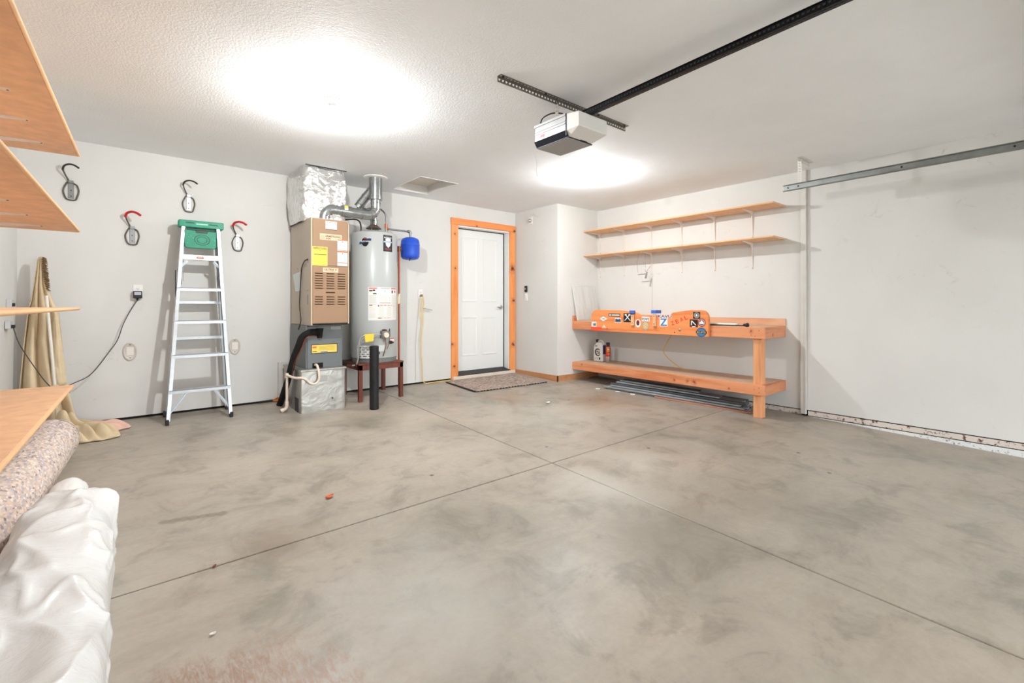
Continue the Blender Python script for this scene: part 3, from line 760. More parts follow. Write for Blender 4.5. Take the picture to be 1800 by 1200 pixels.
# opener
op = thing('door_opener', (2.425, 2.30, 2.18), 'ceiling-hung garage door opener with grey side and white light cover', 'garage opener')
M_OPG = mat('opener_grey', (172, 172, 172), .35, .4, var=.05); M_OPW = mat('opener_white', (226, 224, 220), .45)
M_LENS = mat('opener_lens', (156, 154, 152), .5, var=.05, vs=60.)
X0, X1, Y0, Y1 = 2.275, 2.560, 2.150, 2.460
m = MB(); m.prism([(X0, 2.225), (X0, 2.335), (X1, 2.335), (X1, 2.225), (X1 - .03, 2.186), (X0 + .028, 2.186)], 'y', Y0 + .002, Y1)
m.build('housing', M_OPG, op, bevel=.004)
m = MB(); m.box(X0 - .004, X0, Y0 + .01, Y1 - .005, 2.268, 2.276); m.box(X0 - .003, X0, Y0 + .01, Y1 - .005, 2.286, 2.292); m.box(X0 - .006, X0 + .02, Y0 + .005, Y1, 2.322, 2.338)
m.build('side_rib', M_OPG, op)
OM = plane_map((X0 - .001, 0, 0), (0, -1, 0), (0, 0, 1))
m = MB(); m.m = 0; m.rect(OM, -2.44, -2.37, 2.235, 2.262, .0006); m.m = 1; m.rect(OM, -2.40, -2.36, 2.240, 2.258, .0012); m.build('side_label', [mW, mat('label_pale_red', (206, 140, 130), .5)], op, recalc=False)
m = MB(); m.prism([(X0 - .003, 2.224), (X0 + .027, 2.183), (X0 + .033, 2.186), (X0 + .004, 2.228)], 'y', Y0 + .004, Y1 + .003); m.box(X0 - .002, X0 + .006, Y0 - .004, Y0 + .006, 2.19, 2.335)
m.build('dark_trim', mat('opener_dark', (24, 28, 40), .35), op)
m = MB(); m.box(X0 + .026, X1 - .026, Y0 + .004, Y1 - .004, 2.178, 2.186); m.build('light_lens', M_LENS, op, bevel=.002)
m = MB(); m.box(X0 + .020, X1 - .020, Y0 + .000, Y1, 2.1815, 2.1865); m.build('lens_frame', mat('opener_dark', 0), op)
m = MB(); YC0 = 2.035
m.add([(X0, Y0, 2.335), (X1, Y0, 2.335), (X1, YC0, 2.320), (X0, YC0, 2.320), (X0, Y0, 2.222), (X1, Y0, 2.222), (X1, YC0, 2.225), (X0, YC0, 2.225), (X0 + .028, Y0, 2.186), (X1 - .03, Y0, 2.186)],
      [(0, 3, 2, 1), (2, 3, 7, 6), (3, 0, 4, 7), (1, 2, 6, 5), (4, 8, 7), (6, 9, 5), (7, 8, 9, 6), (0, 1, 5, 9, 8, 4)])
m.build('light_cover', M_OPW, op, bevel=.004)
m = MB(); m.box(2.41, 2.48, Y0 - .008, Y0 + .012, 2.184, 2.196); m.build('latch', M_BLACK, op)
m = MB()
sec = [(-.020, 0), (.020, 0), (.020, .004), (.014, .006), (.014, .034), (.020, .036), (.020, .040), (-.020, .040), (-.020, .036), (-.014, .034), (-.014, .006), (-.020, .004)]
def rz(y): return 2.343 + (2.1 - y) * .030
P = []
for y in (2.18, YF + .05):
    for (a, b) in sec: P.append((2.43 + a, y, rz(y) + b))
ns = len(sec); Fc = [tuple(range(ns)), tuple(range(2 * ns - 1, ns - 1, -1))] + [(j, (j + 1) % ns, ns + (j + 1) % ns, ns + j) for j in range(ns)]
m.add(P, Fc); m.build('drive_rail', M_BLACKM, op)
m = MB()
for k in range(150):
    y = 2.10 - k * .0212; m.obox((2.4155, y, rz(y) + .020), (.0024, 0, 0), (0, .005, 0), (0, 0, .005))
for k in range(150):
    y = 2.10 - k * .0212; m.obox((2.43, y, rz(y) - .0005), (.004, 0, 0), (0, .005, 0), (0, 0, .0016))
c = m.build('drive_chain', mat('chain_dark', (66, 68, 74), .3, .8), op); c['kind'] = 'stuff'
m = MB(); m.tube(smoothpath([(2.33, 2.46, 2.335), (2.33, 2.44, 2.40), (2.36, 2.36, 2.425), (2.40, 2.27, 2.395), (2.41, 2.24, 2.34)], 6), .005, 8); m.build('wire_loop', M_BLACK, op, smooth=60)
m = MB(); m.tube(smoothpath([(2.285, 2.455, 2.186), (2.275, 2.46, 2.15), (2.305, 2.47, 2.09), (2.300, 2.47, 2.03), (2.315, 2.475, 1.99)], 6), .0015, 6); m.build('antenna_wire', mat('wire_white', (214, 210, 204), .5), op)
m = MB(); m.obox((2.36, 2.34, 2.345), (.012, 0, 0), (0, .10, 0), (0, 0, .010)); m.obox((2.50, 2.30, 2.345), (.012, 0, 0), (0, .10, 0), (0, 0, .010)); m.build('mount_bar', M_GALVD, op, bevel=.002)
m = MB(); m.perf((2.325, 2.286, 2.475), (0, 0, -1), (0, 1, 0), 5, .028, .03, .006); m.perf((2.54, 2.286, 2.475), (0, 0, -1), (0, 1, 0), 5, .028, .03, .006); m.build('hanger_strap', M_GALVD, op, solid=.002)
ai = thing('angle_iron', (2.42, 2.26, ZC), 'perforated steel angle bolted to the ceiling above the opener', 'angle iron')
m = MB(); m.perf((1.80, 2.290, 2.470), (1, 0, 0), (0, 0, 1), 46, .0285, .034, .0075); m.build('vertical_flange', M_GALVD, ai, solid=.0025)
m = MB(); m.perf((1.80, 2.272, 2.4875), (1, 0, 0), (0, 1, 0), 46, .0285, .034, .0075); m.build('horizontal_flange', M_GALVD, ai, solid=.0025)
m = MB()
for x in (1.83, 2.20, 2.75, 3.07): m.lathe([(.007, 0), (.007, .006), (.004, .008)], (x, 2.268, 2.486), 8, (0, 0, -1))
m.build('lag_bolt', MATS['bolt_dark'], ai)

# ------------------------------------------------------------------ furnace
def crinkle(name, rgb, rough, b, sc, metal=.9, grid_=True):
    t = NT(name); t.base(lin(rgb)); t.b.inputs['Metallic'].default_value = metal; t.b.inputs['Roughness'].default_value = rough
    n1 = t.noise(sc, 4, .6, None, 1.2)
    v = t.node('ShaderNodeTexVoronoi'); v.inputs['Scale'].default_value = sc * 1.4; t.link(t.coords(), v.inputs['Vector'])
    h = t.math('ADD', n1, t.math('MULTIPLY', v.outputs['Distance'], .5))
    t.bump(h, b, .02); return t.m
M_FOIL = crinkle('foil_wrap', (226, 226, 224), .24, .65, 13.)
M_FOIL2 = crinkle('foil_board', (176, 174, 168), .36, .22, 9., .80)
M_FTAN = mat('furnace_tan', (152, 121, 94), .5, var=.03, vs=3.); M_FBEI = mat('furnace_beige', (184, 170, 154), .5, var=.04, vs=3.)
M_STRIP = mat('furnace_strip', (196, 176, 148), .45)
FX0, FX1, FY = 1.432, 1.806, 4.80
fu = thing('furnace', (1.62, 5.15, -.03), 'tall tan gas furnace with louvred door standing on a foil-wrapped base', 'furnace')
MB().box(FX0, FX1, FY + .006, 5.50, .85, 1.925).build('cabinet', M_FBEI, fu, bevel=.003)
MB().box(FX0 + .016, FX1 - .010, FY - .004, FY + .008, 1.452, 1.918).build('upper_door', M_FTAN, fu, bevel=.003)
ld = MB().box(FX0 + .016, FX1 - .010, FY - .004, FY + .008, .872, 1.446).build('lower_door', M_FTAN, fu, bevel=.003)
m = MB(); m.box(FX0 - .001, FX0 + .013, FY - .006, FY + .012, .852, 1.925); m.box(FX1 - .007, FX1 + .004, FY - .006, FY + .012, .862, 1.90); m.build('edge_strip', M_STRIP, fu, bevel=.002)
m = MB(); m.box(FX0 + .014, FX1 - .006, FY, FY + .01, .852, .868); m.build('bottom_gap', M_DARK, fu)
lv = None
M_LOUV = mat('louver_dark', (66, 44, 30), .7)
for xc in (1.506, 1.619, 1.731):
    for z in (1.372, 1.347, 1.322, 1.298, 1.273, 1.249, 1.224, 1.139, 1.114, 1.089, 1.065):
        if lv is None:
            m = MB(); m.m = 0; m.box(xc - .037, xc + .037, FY - .0052, FY - .0042, z - .005, z + .004)
            m.m = 1; m.prism([(FY - .004, z + .011), (FY - .016, z + .003), (FY - .014, z + .001), (FY - .004, z + .007)], 'x', xc - .039, xc + .039)
            lv = m.build('louver', [M_LOUV, M_FTAN], ld); L0 = (xc, z)
        else:
            c = lv.copy(); COL.objects.link(c); c.parent = ld; c.location = (xc - L0[0], 0, z - L0[1]); ORG[c.name] = ORG[fu.name]
m = MB().box(1.575, 1.665, FY - .006, FY - .0042, 1.177, 1.186); m.build('finger_slot', M_DARK, ld)
FM = plane_map((0, FY - .004, 0), (1, 0, 0), (0, 0, 1))
mYel = mat('label_yellow', (222, 202, 84), .5); mOr = mat('label_orange', (226, 110, 62), .5); mPb = mat('label_paleblue', (190, 208, 222), .5); mTxt = mat('label_text', (60, 58, 56), .6); mTxG = mat('label_text_pale', (176, 172, 160), .6)
mPlate = mat('plate_cream', (222, 190, 158), .45); mInk = mat('plate_ink', (62, 42, 32), .6)
m = MB(); m.m = 0; m.rect(FM, 1.445, 1.590, 1.448, 1.638, .0008); m.m = 1; m.text('ENERGYGUIDE', FM, 1.452, 1.582, 1.610, 1.632, .0016); m.rect(FM, 1.460, 1.580, 1.556, 1.562, .0014)
m.poly(FM, [(1.512, 1.604), (1.524, 1.604), (1.518, 1.595)], .0014); m.rect(FM, 1.54, 1.575, 1.457, 1.460, .0014)
m.m = 2
for q in range(8): m.rect(FM, 1.462, 1.575, 1.470 + q * .0105, 1.4715 + q * .0105, .0014)
m.rect(FM, 1.47, 1.57, 1.575, 1.5765, .0014); m.rect(FM, 1.47, 1.55, 1.585, 1.5865, .0014)
m.build('energy_label', [mYel, mTxt, mat('label_olive', (206, 186, 60), .6)], fu, recalc=False)
m = MB(); m.m = 0; m.rect(FM, 1.516, 1.735, 1.710, 1.772, .0012); m.m = 1; m.text('ARMSTRONG', FM, 1.568, 1.722, 1.738, 1.759, .002); m.text('AIR', FM, 1.572, 1.625, 1.717, 1.734, .002)
for (a, b) in (((1.528, 1.742), (1.546, 1.756)), ((1.546, 1.756), (1.562, 1.744)), ((1.53, 1.742), (1.53, 1.722)), ((1.53, 1.722), (1.556, 1.722)), ((1.556, 1.722), (1.556, 1.735)), ((1.538, 1.736), (1.556, 1.736))):
    dx_, dz_ = b[0] - a[0], b[1] - a[1]; L = sqrt(dx_ ** 2 + dz_ ** 2); nx, nz = -dz_ / L * .0012, dx_ / L * .0012
    m.poly(FM, [(a[0] - nx, a[1] - nz), (b[0] - nx, b[1] - nz), (b[0] + nx, b[1] + nz), (a[0] + nx, a[1] + nz)], .002)
m.build('name_plate', [mPlate, mInk], fu, recalc=False)
m = MB(); m.m = 0; m.rect(FM, 1.545, 1.698, 1.385, 1.430, .0012); m.m = 1; m.text('ULTRA V', FM, 1.560, 1.683, 1.403, 1.422, .002); m.rect(FM, 1.575, 1.668, 1.392, 1.394, .002); m.build('model_plate', [mPlate, mInk], fu, recalc=False)
m = MB(); m.m = 0; m.rect(FM, 1.572, 1.684, 1.822, 1.902, .0012); m.m = 1; m.rect(FM, 1.572, 1.684, 1.816, 1.822, .0014); m.m = 2; m.rect(FM, 1.574, 1.682, 1.866, 1.869, .002)
m.m = 1
for q in range(4): m.rect(FM, 1.585 + q * .024, 1.60 + q * .024, 1.890, 1.896, .002)
m.build('door_tag', [mW, mTxt, mG], fu, recalc=False)
for (z0, z1, band) in ((1.610, 1.725, 1), (1.456, 1.604, 2)):
    m = MB(); m.m = 0; m.rect(FM, 1.690, 1.794, z0, z1, .0016); m.m = 1; m.rect(FM, 1.690, 1.794, z1 - .010, z1, .0022); m.rect(FM, 1.692, 1.792, z0 + (.028 if band == 2 else .002), z0 + (.036 if band == 2 else .008), .0022)
    m.m = 2; m.rect(FM, 1.700, 1.735, z0 + .045, z1 - .04, .0022); m.rect(FM, 1.75, 1.785, z0 + .045, z1 - .035, .0022); m.m = 3; m.ell(FM, 1.742, z1 - .022, .006, .006, .0026, 10); m.m = 4
    for q in range(6): m.rect(FM, 1.70, 1.786, z0 + .044 + q * .009, z0 + .0455 + q * .009, .0028)
    m.build('warning_label', [mW, mOr, mPb, mTxt, mTxG], fu, recalc=False)
FS = plane_map((FX0 - .0006, 0, 0), (0, -1, 0), (0, 0, 1))
m = MB(); m.poly(FS, [(-5.43, 1.385), (-5.09, 1.41), (-5.12, 1.205), (-5.33, 1.20)], .001); m.build('side_notice', mat('notice_pale', (206, 212, 212), .5), fu, recalc=False)
m = MB(); m.tube(smoothpath([(FX0 + .004, 4.90, 1.512), (FX0 - .02, 4.93, 1.50), (FX0 - .015, 5.05, 1.44), (FX0 - .012, 5.09, 1.36), (FX0 - .012, 5.12, 1.20), (FX0 - .012, 5.14, 1.06), (FX0 - .02, 5.08, .95), (FX0 - .02, 5.07, .885), (FX0 - .03, 5.12, .80)], 6), .0055, 8)
m.build('power_cable', mat('cable_brown', (52, 38, 30), .5), fu, smooth=60)
m = MB(); m.lathe([(.010, 0), (.010, .006)], (FX0, 4.90, 1.512), 12, (-1, 0, 0)); m.box(FX0 - .001, FX0 + .001, 4.895, 4.905, 1.06, 1.16); m.lathe([(.005, 0), (.005, .002)], (FX0, 4.90, 1.20), 10, (-1, 0, 0)); m.lathe([(.005, 0), (.005, .002)], (FX0, 5.25, 1.44), 10, (-1, 0, 0)); m.build('knockout', M_DARK, fu)
# grey coil cabinet
CY = 4.95
M_COIL = mat('coil_grey', (106, 110, 111), .45, .2, var=.04, vs=4.)
co = MB().box(1.425, 1.798, CY, 5.50, .385, .848).build('coil_cabinet', M_COIL, fu, bevel=.003)
MB().box(1.438, 1.790, CY - .008, CY, .40, .838).build('coil_door', M_COIL, fu, bevel=.003)
CMp = plane_map((0, CY - .008, 0), (1, 0, 0), (0, 0, 1))
m = MB(); m.m = 0; m.rect(CMp, 1.476, 1.742, .556, .652, .0008); m.m = 1; m.rect(CMp, 1.483, 1.735, .564, .645, .0014); m.m = 2; m.rect(CMp, 1.488, 1.530, .612, .632, .002); m.m = 3; m.rect(CMp, 1.57, 1.64, .566, .576, .002); m.m = 0; m.rect(CMp, 1.488, 1.53, .575, .582, .002)
m.m = 4
for q in range(4): m.rect(CMp, 1.55, 1.715, .592 + q * .012, .594 + q * .012, .002)
m.build('caution_label', [mK, mat('label_amber', (238, 206, 92), .5), mOr, mB, mTxt], fu, recalc=False)
m = MB(); m.m = 0; m.rect(CMp, 1.675, 1.775, .800, .828, .0008); m.m = 1; m.rect(CMp, 1.68, 1.77, .805, .823, .0014); m.build('maker_label', [mat('label_silver', (182, 184, 182), .4), mG], fu, recalc=False)
m = MB(); m.rect(CMp, 1.488, 1.594, .400, .462, .0008); m.build('drain_opening', M_DARK, fu, recalc=False)
# foil wrapped base
def rbox(x0, x1, y0, y1, z0, z1, r, amp, sc, nside=12, nz=10):
    pts = []
    for (cx, cy, a0) in ((x1 - r, y0 + r, -pi / 2), (x1 - r, y1 - r, 0), (x0 + r, y1 - r, pi / 2), (x0 + r, y0 + r, pi)):
        for k in range(5): pts.append((cx + r * cos(a0 + k * pi / 8), cy + r * sin(a0 + k * pi / 8)))
    dense = []
    for i in range(len(pts)):
        a = Vector(pts[i]); b = Vector(pts[(i + 1) % len(pts)]); L = (b - a).length; kk = max(1, int(L / .03))
        for q in range(kk): dense.append(a + (b - a) * q / kk)
    n = len(dense); cx, cy = (x0 + x1) / 2, (y0 + y1) / 2; P = []
    for j in range(nz + 1):
        z = z0 + (z1 - z0) * j / nz
        for p in dense:
            d = Vector((p.x - cx, p.y - cy)).normalized(); f = amp * fbm((p.x * sc, p.y * sc, z * sc), 3)
            P.append((p.x + d.x * f, p.y + d.y * f, z))
    Fc = [(j * n + i, j * n + (i + 1) % n, (j + 1) * n + (i + 1) % n, (j + 1) * n + i) for j in range(nz) for i in range(n)]
    Fc.append(tuple(range(n - 1, -1, -1))); Fc.append(tuple(nz * n + i for i in range(n)))
    return MB().add(P, Fc)
rbox(1.352, 1.806, 4.872, 5.50, FZ(4.9) - .004, .395, .018, .004, 6.).build('foil_base', M_FOIL2, fu, smooth=50)
m = MB(); m.box(1.349, 1.812, 4.862, 4.94, .388, .410); m.box(1.346, 1.43, 4.90, 5.49, .388, .408); m.build('base_flange', M_FOIL2, fu, bevel=.006)
m = MB(); B4 = plane_map((0, 4.868, 0), (1, 0, 0), (0, 0, 1)); m.rect(B4, 1.53, 1.615, .275, .335, .002); m.build('tape_patch', mat('tape_grey', (160, 160, 156), .35, .4), fu, recalc=False)
m = MB(); m.ell(B4, 1.665, .098, .008, .008, .003, 10); m.build('punched_hole', M_DARK, fu, recalc=False)
m = MB(); m.box(1.350, 1.353, 4.93, 5.05, -.03, .12); m.build('base_flap', mat('flap_blue', (52, 54, 70), .6), fu)

# plenum
def plen(j, z0=1.925, z1=2.492):
    pass
nz = 26; P = []; prm = []
for k in range(88):
    prm.append(k / 88.)
def perim(q, hx, hy):
    a = q * 2 * pi; c, s_ = cos(a), sin(a); e = .22
    return (hx * math.copysign(abs(c) ** e, c), hy * math.copysign(abs(s_) ** e, s_))
for j in range(nz + 1):
    f = j / nz; z = 1.915 + f * (ZC - 1.915)
    bul = .030 * sin(pi * f) ** .7
    for q in prm:
        dx_, dy_ = perim(q, .218 + bul, .275 + bul * .6)
        p = Vector((1.632 + dx_, 5.262 + dy_, z)); d = Vector((dx_, dy_, 0)).normalized()
        g = .022 * fbm((p.x * 5, p.y * 5, p.z * 5 + 9), 4) + .010 * abs(fbm((p.x * 12, p.y * 12, p.z * 9 + 2), 3))
        g *= 1 if j < nz else .2
        P.append(p + d * g)
n = len(prm)
m = MB().add(P, [(j * n + i, j * n + (i + 1) % n, (j + 1) * n + (i + 1) % n, (j + 1) * n + i) for j in range(nz) for i in range(n)])
fp = tag(m.build('foil_plenum', M_FOIL, smooth=60), 'crinkled foil-wrapped air plenum between the furnace and the ceiling', 'duct')
m = MB(); m.tube([(1.43, 4.973, ZC - .002), (1.85, 4.978, ZC - .002)], .005, 6); m.build('top_seam', M_DARK, fp)

# flue pipes
M_FLUE = mat('flue_galv', (176, 180, 180), .25, .95, var=.14, vs=18.)
def seam(m, c, ax, r): m.lathe([(r + .0005, -.006), (r + .004, -.003), (r + .004, .003), (r + .0005, .006)], c, 24, ax, caps=False)
ff = thing('furnace_flue', (1.64, 5.02, 1.925), 'shiny galvanised flue pipe running from the furnace top to the ceiling stack', 'flue pipe')
R1 = .058
pth = [Vector((1.62, 5.00, 1.92)), Vector((1.62, 5.00, 1.955))] + arc((1.72, 5.00, 1.965), (-1, 0, 0), (0, 0, 1), .10, .1, pi / 2 - .08, 7) + [Vector((1.80, 5.0, 2.063)), Vector((1.86, 5.0, 2.060))]
m = MB().tube(pth, R1, 24); seam(m, (1.745, 5.0, 2.065), (1, 0, 0), R1); seam(m, (1.66, 5.0, 2.04), (.7, 0, .7), R1); seam(m, (1.63, 5.0, 1.99), (.25, 0, 1), R1); m.build('lower_elbow', M_FLUE, ff, smooth=35)
m = MB().lathe([(R1 + .002, 0), (R1 + .002, .004), (.05, .004)], (1.62, 5.0, 1.922), 24); m.build('flue_collar', mat('collar_cream', (230, 220, 206), .5), ff, smooth=35)
m = MB().tube([(1.80, 5.0, 2.063), (1.905, 5.0, 2.060)], R1 + .005, 24); m.build('square_joint', M_FLUE, ff, smooth=35)
m = MB().tube([(1.90, 5.0, 2.060), (2.08, 5.01, 2.056)], R1 - .002, 24); seam(m, (2.03, 5.007, 2.057), (1, 0, 0), R1 - .002); m.build('cross_pipe', M_FLUE, ff, smooth=35)
pth = [Vector((2.07, 5.01, 2.056))] + arc((2.095, 5.01, 2.155), (0, 0, -1), (1, 0, 0), .098, .0, pi / 2, 8) + [Vector((2.193, 5.01, 2.17)), Vector((2.193, 5.01, 2.26))]
m = MB().tube(pth, .054, 24)
for a in (.35, .8, 1.25): seam(m, Vector((2.095, 5.01, 2.155)) + Vector((sin(a), 0, -cos(a))) * .098, (cos(a), 0, sin(a)), .054)
seam(m, (2.193, 5.01, 2.20), (0, 0, 1), .054); m.build('upper_elbow', M_FLUE, ff, smooth=35)
m = MB().lathe([(.072, 2.235), (.076, 2.24), (.076, 2.27), (.072, 2.275), (.072, ZC)], (2.193, 5.01, 0), 28); m.build('ceiling_stack', M_FLUE, ff, smooth=35)
m = MB().lathe([(.130, 0), (.130, -.006), (.122, -.010), (.074, -.010)], (2.193, 5.01, ZC), 36); m.build('ceiling_ring', M_PORC, ff, smooth=35)
MM = plane_map((0, 4.936, 0), (1, 0, 0), (0, 0, 1))
m = MB(); m.m = 0; m.rect(MM, 1.815, 1.855, 2.085, 2.112, .0006); m.m = 1; m.rect(MM, 1.817, 1.855, 2.066, 2.085, .0006); m.build('flue_sticker', [mYel, mW], ff, recalc=False)
wf = thing('heater_flue', (2.22, 5.16, 1.93), 'thinner galvanised flue rising from the water heater draft hood', 'flue pipe')
m = MB().lathe([(.088, 0), (.085, .006), (.045, .040), (.042, .046)], (2.235, 5.16, 1.935), 28); m.build('draft_hood', mat('hood_brown', (120, 100, 86), .4, .6), wf, smooth=35)
m = MB()
for k in range(4): a = pi / 4 + k * pi / 2; m.tube([(2.235 + .06 * cos(a), 5.16 + .06 * sin(a), 1.895), (2.235 + .06 * cos(a), 5.16 + .06 * sin(a), 1.945)], .004, 6)
m.build('hood_leg', M_GALV, wf)
pth = smoothpath([(2.235, 5.16, 1.975), (2.235, 5.16, 2.04), (2.215, 5.165, 2.10), (2.15, 5.175, 2.125), (2.10, 5.18, 2.145), (2.075, 5.175, 2.185)], 5)
m = MB().tube(pth, .039, 20); seam(m, (2.235, 5.16, 2.03), (0, 0, 1), .039); seam(m, (2.222, 5.163, 2.085), (-.4, 0, 1), .039); m.build('riser', M_FLUE, wf, smooth=35)
m = MB().tube([(2.06, 5.18, 2.165), (2.085, 5.16, 2.21), (2.17, 5.04, 2.37)], [.050, .050, .044], 20); seam(m, (2.085, 5.16, 2.21), (.4, -.6, .8), .050); seam(m, (2.12, 5.11, 2.28), (.4, -.6, .8), .047); m.build('diagonal_branch', M_FLUE, wf, smooth=35)

# condensate and refrigerant lines
m = MB().tube(smoothpath([(1.555, 4.945, .775), (1.50, 4.915, .782), (1.43, 4.905, .772), (1.380, 4.925, .73), (1.362, 4.95, .66), (1.325, 5.02, .50), (1.305, 5.14, .28), (1.285, 5.30, .06), (1.28, 5.36, .0)], 6), .031, 12)
li = thing('insulated_line', (1.3, 5.3, 0), 'black foam-insulated line running down beside the furnace base', 'pipe')
m.build('foam_sleeve', mat('foam_black', (17, 15, 15), .85, bump=.2, bs=120.), li, smooth=60)
m = MB().tube(smoothpath([(1.53, 4.935, .74), (1.44, 4.90, .742), (1.405, 4.91, .70), (1.380, 4.935, .62), (1.338, 5.0, .48), (1.322, 5.09, .32)], 6), .006, 8); m.build('copper_line', mat('copper', (170, 96, 66), .35, .9), li, smooth=60)
m = MB().tube([(1.56, 4.94, .815), (1.558, 4.932, .715)], [.038, .024], 12); m.build('line_end', MATS['foam_black'], li, smooth=40)
M_PVC = mat('pvc', (222, 206, 190), .4)
pv = thing('drain_pipe', (1.27, 5.15, -.01), 'cream plastic condensate drain pipe looping in front of the foil base', 'pipe')
m = MB().tube(smoothpath([(1.515, 4.95, .44), (1.518, 4.915, .446), (1.522, 4.885, .425), (1.525, 4.852, .36), (1.520, 4.845, .30), (1.485, 4.843, .265), (1.44, 4.843, .275), (1.40, 4.845, .315), (1.36, 4.85, .335), (1.31, 4.90, .335), (1.262, 4.99, .355)], 6), .0125, 12); m.build('trap', M_PVC, pv, smooth=60)
m = MB().tube([(1.262, 5.0, .355), (1.266, 5.02, .08)], .0125, 12); m.tube([(1.262, 5.0, .375), (1.262, 5.0, .33)], .017, 12); m.build('downpipe', M_PVC, pv, smooth=40)
m = MB().tube(smoothpath([(1.266, 5.02, .09), (1.266, 5.02, .05), (1.258, 5.025, .02), (1.225, 5.03, .003)], 5), .017, 12); m.tube([(1.24, 5.028, .010), (1.215, 5.03, -.001)], .02, 12); m.build('outlet_elbow', M_PVC, pv, smooth=60)
m = MB().box(1.31, 1.45, 5.535, 5.562, .0, .43); tag(m.build('cover_board', mat('board_grey', (206, 202, 196), .6), bevel=.002), 'pale grey board standing against the wall behind the furnace base', 'board')
br = thing('hand_broom', (1.25, 5.52, 0), 'small broom with black handle and orange bristles beside the furnace base', 'broom')
m = MB().tube([(1.12, 5.535, .022), (1.255, 5.535, .024)], .008, 8); m.build('handle', M_BLACK, br, smooth=40)
m = MB()
for k in range(60):
    a = random.uniform(-.9, .9); b = random.uniform(-.5, .9); m.tube([(1.25, 5.533, .024), (1.25 + .075 * cos(a), 5.533 - .02 * (1 + b), .03 + .05 * sin(a) * .6 + random.uniform(-.004, .004))], [.004, .0018], 5)
o = m.build('bristles', mat('bristle_orange', (206, 128, 60), .7), br); o['kind'] = 'stuff'

# ------------------------------------------------------------------ water heater
WX, WY, WR = 2.28, 5.25, .265
M_WH = mat('heater_grey', (180, 182, 181), .32, spec=.5)
wh = thing('water_heater', (WX, WY, .405), 'tall grey tank water heater standing on a reddish-brown stand', 'water heater')
MB().lathe([(.02, 1.905), (.12, 1.905), (.20, 1.900), (.252, 1.885), (WR, 1.866), (WR, .46), (WR - .002, .455)], (WX, WY, 0), 64).build('tank_jacket', M_WH, wh, smooth=35)
MB().lathe([(WR - .012, .405), (WR - .010, .43), (WR - .004, .456)], (WX, WY, 0), 64).build('base_ring', mat('ring_grey', (120, 124, 124), .5), wh, smooth=35)
WM = CYL(WX, WY, WR)
def ang(d): return radians(d) * WR
m = MB(); m.m = 0; m.ell(WM, ang(-45), 1.762, .040, .050, .0036); m.m = 1; m.poly(WM, [(ang(-45) + a, 1.768 + b) for (a, b) in ((-.066, -.030), (-.06, -.004), (.045, .034), (.07, .030), (.066, .010), (-.045, -.030))], .0105)
m.m = 2; m.text('Hydrojet', WM, ang(-45) - .052, ang(-45) + .052, 1.758, 1.778, .0112); m.m = 3; m.rect(WM, ang(-45) - .012, ang(-45) + .022, 1.798, 1.806, .0046, 3); m.build('round_badge', [mK, mN, mW, mR], wh, recalc=False)
a0, a1 = ang(-1.5), ang(25)
m = MB(); m.m = 0; m.rect(WM, a0, a1, 1.664, 1.852, .0008, 8); m.m = 1; m.text('BRADFORD WHITE', WM, a0 + .010, a1 - .010, 1.815, 1.829, .0016)
sh = [(0, .06), (.035, .048), (.036, .0), (.028, -.03), (0, -.055), (-.028, -.03), (-.036, 0), (-.035, .048)]
c_ = (a0 + a1) / 2; m.m = 2; m.poly(WM, [(c_ + a, 1.762 + b) for (a, b) in sh], .0036); m.m = 3; m.rect(WM, a0 - .006, a1 + .004, 1.765, 1.781, .0042, 8); m.m = 1; m.text('DEFENDER', WM, a0 + .006, a1 - .008, 1.768, 1.778, .0050)
m.m = 4; m.rect(WM, a0 + .02, a1 - .02, 1.684, 1.702, .0016, 5); m.build('tall_label', [mK, mW, mat('label_steel', (206, 212, 218), .4), mat('label_slate', (120, 146, 170), .4), mat('label_wine', (126, 40, 48), .5)], wh, recalc=False)
b0, b1 = ang(-37.5), ang(44)
m = MB(); m.m = 0; m.rect(WM, b0, b1, .882, 1.256, .0008, 16)
wd_ = b1 - b0
def lr(a, b, z0, z1, mi, d=.0014, sg=4): m.m = mi; m.rect(WM, b0 + wd_ * a, b0 + wd_ * b, z0, z1, d, sg)
lr(.02, .26, 1.236, 1.250, 1); lr(.36, .66, 1.238, 1.246, 4); lr(.72, .97, 1.236, 1.250, 1)
for (a, b, z0, z1) in ((.03, .12, 1.208, 1.222), (.13, .20, 1.212, 1.228), (.14, .24, 1.176, 1.190)): lr(a, b, z0, z1, 2)
lr(.74, .80, 1.19, 1.222, 2); lr(.86, .94, 1.196, 1.222, 1); lr(.47, .52, 1.195, 1.225, 3)
for q in range(9): lr(.03, .24, 1.158 - q * .012, 1.161 - q * .012, 4)
for q in range(9): lr(.33, .56, 1.158 - q * .012, 1.160 - q * .012, 4)
for q in range(14): lr(.74, .96, 1.168 - q * .010, 1.170 - q * .010, 4)
lr(.65, .67, 1.10, 1.15, 3); lr(.33, .70, 1.072, 1.082, 4); lr(.03, .12, 1.048, 1.056, 2); lr(.28, .74, 1.046, 1.054, 1); lr(.28, .32, 1.038, 1.054, 5)
for q in range(11): lr(.03, .22, 1.034 - q * .012, 1.036 - q * .012, 6 if q < 4 else (3 if q < 7 else 4))
for q in range(11): lr(.30, .46, 1.030 - q * .011, 1.032 - q * .011, 4)
for q in range(11): lr(.55, .72, 1.034 - q * .011, 1.036 - q * .011, 4)
for q in range(13): lr(.80, .95, 1.040 - q * .011, 1.042 - q * .011, 4)
lr(.28, .72, .904, .910, 1); lr(.28, .38, .902, .912, 5)
m.build('instruction_sheet', [mat('label_paper', (230, 227, 222), .5), mat('label_pink_red', (214, 110, 104), .5), mTxt, mPb, mTxG, mM, mat('label_peach', (228, 196, 160), .5)], wh, recalc=False)
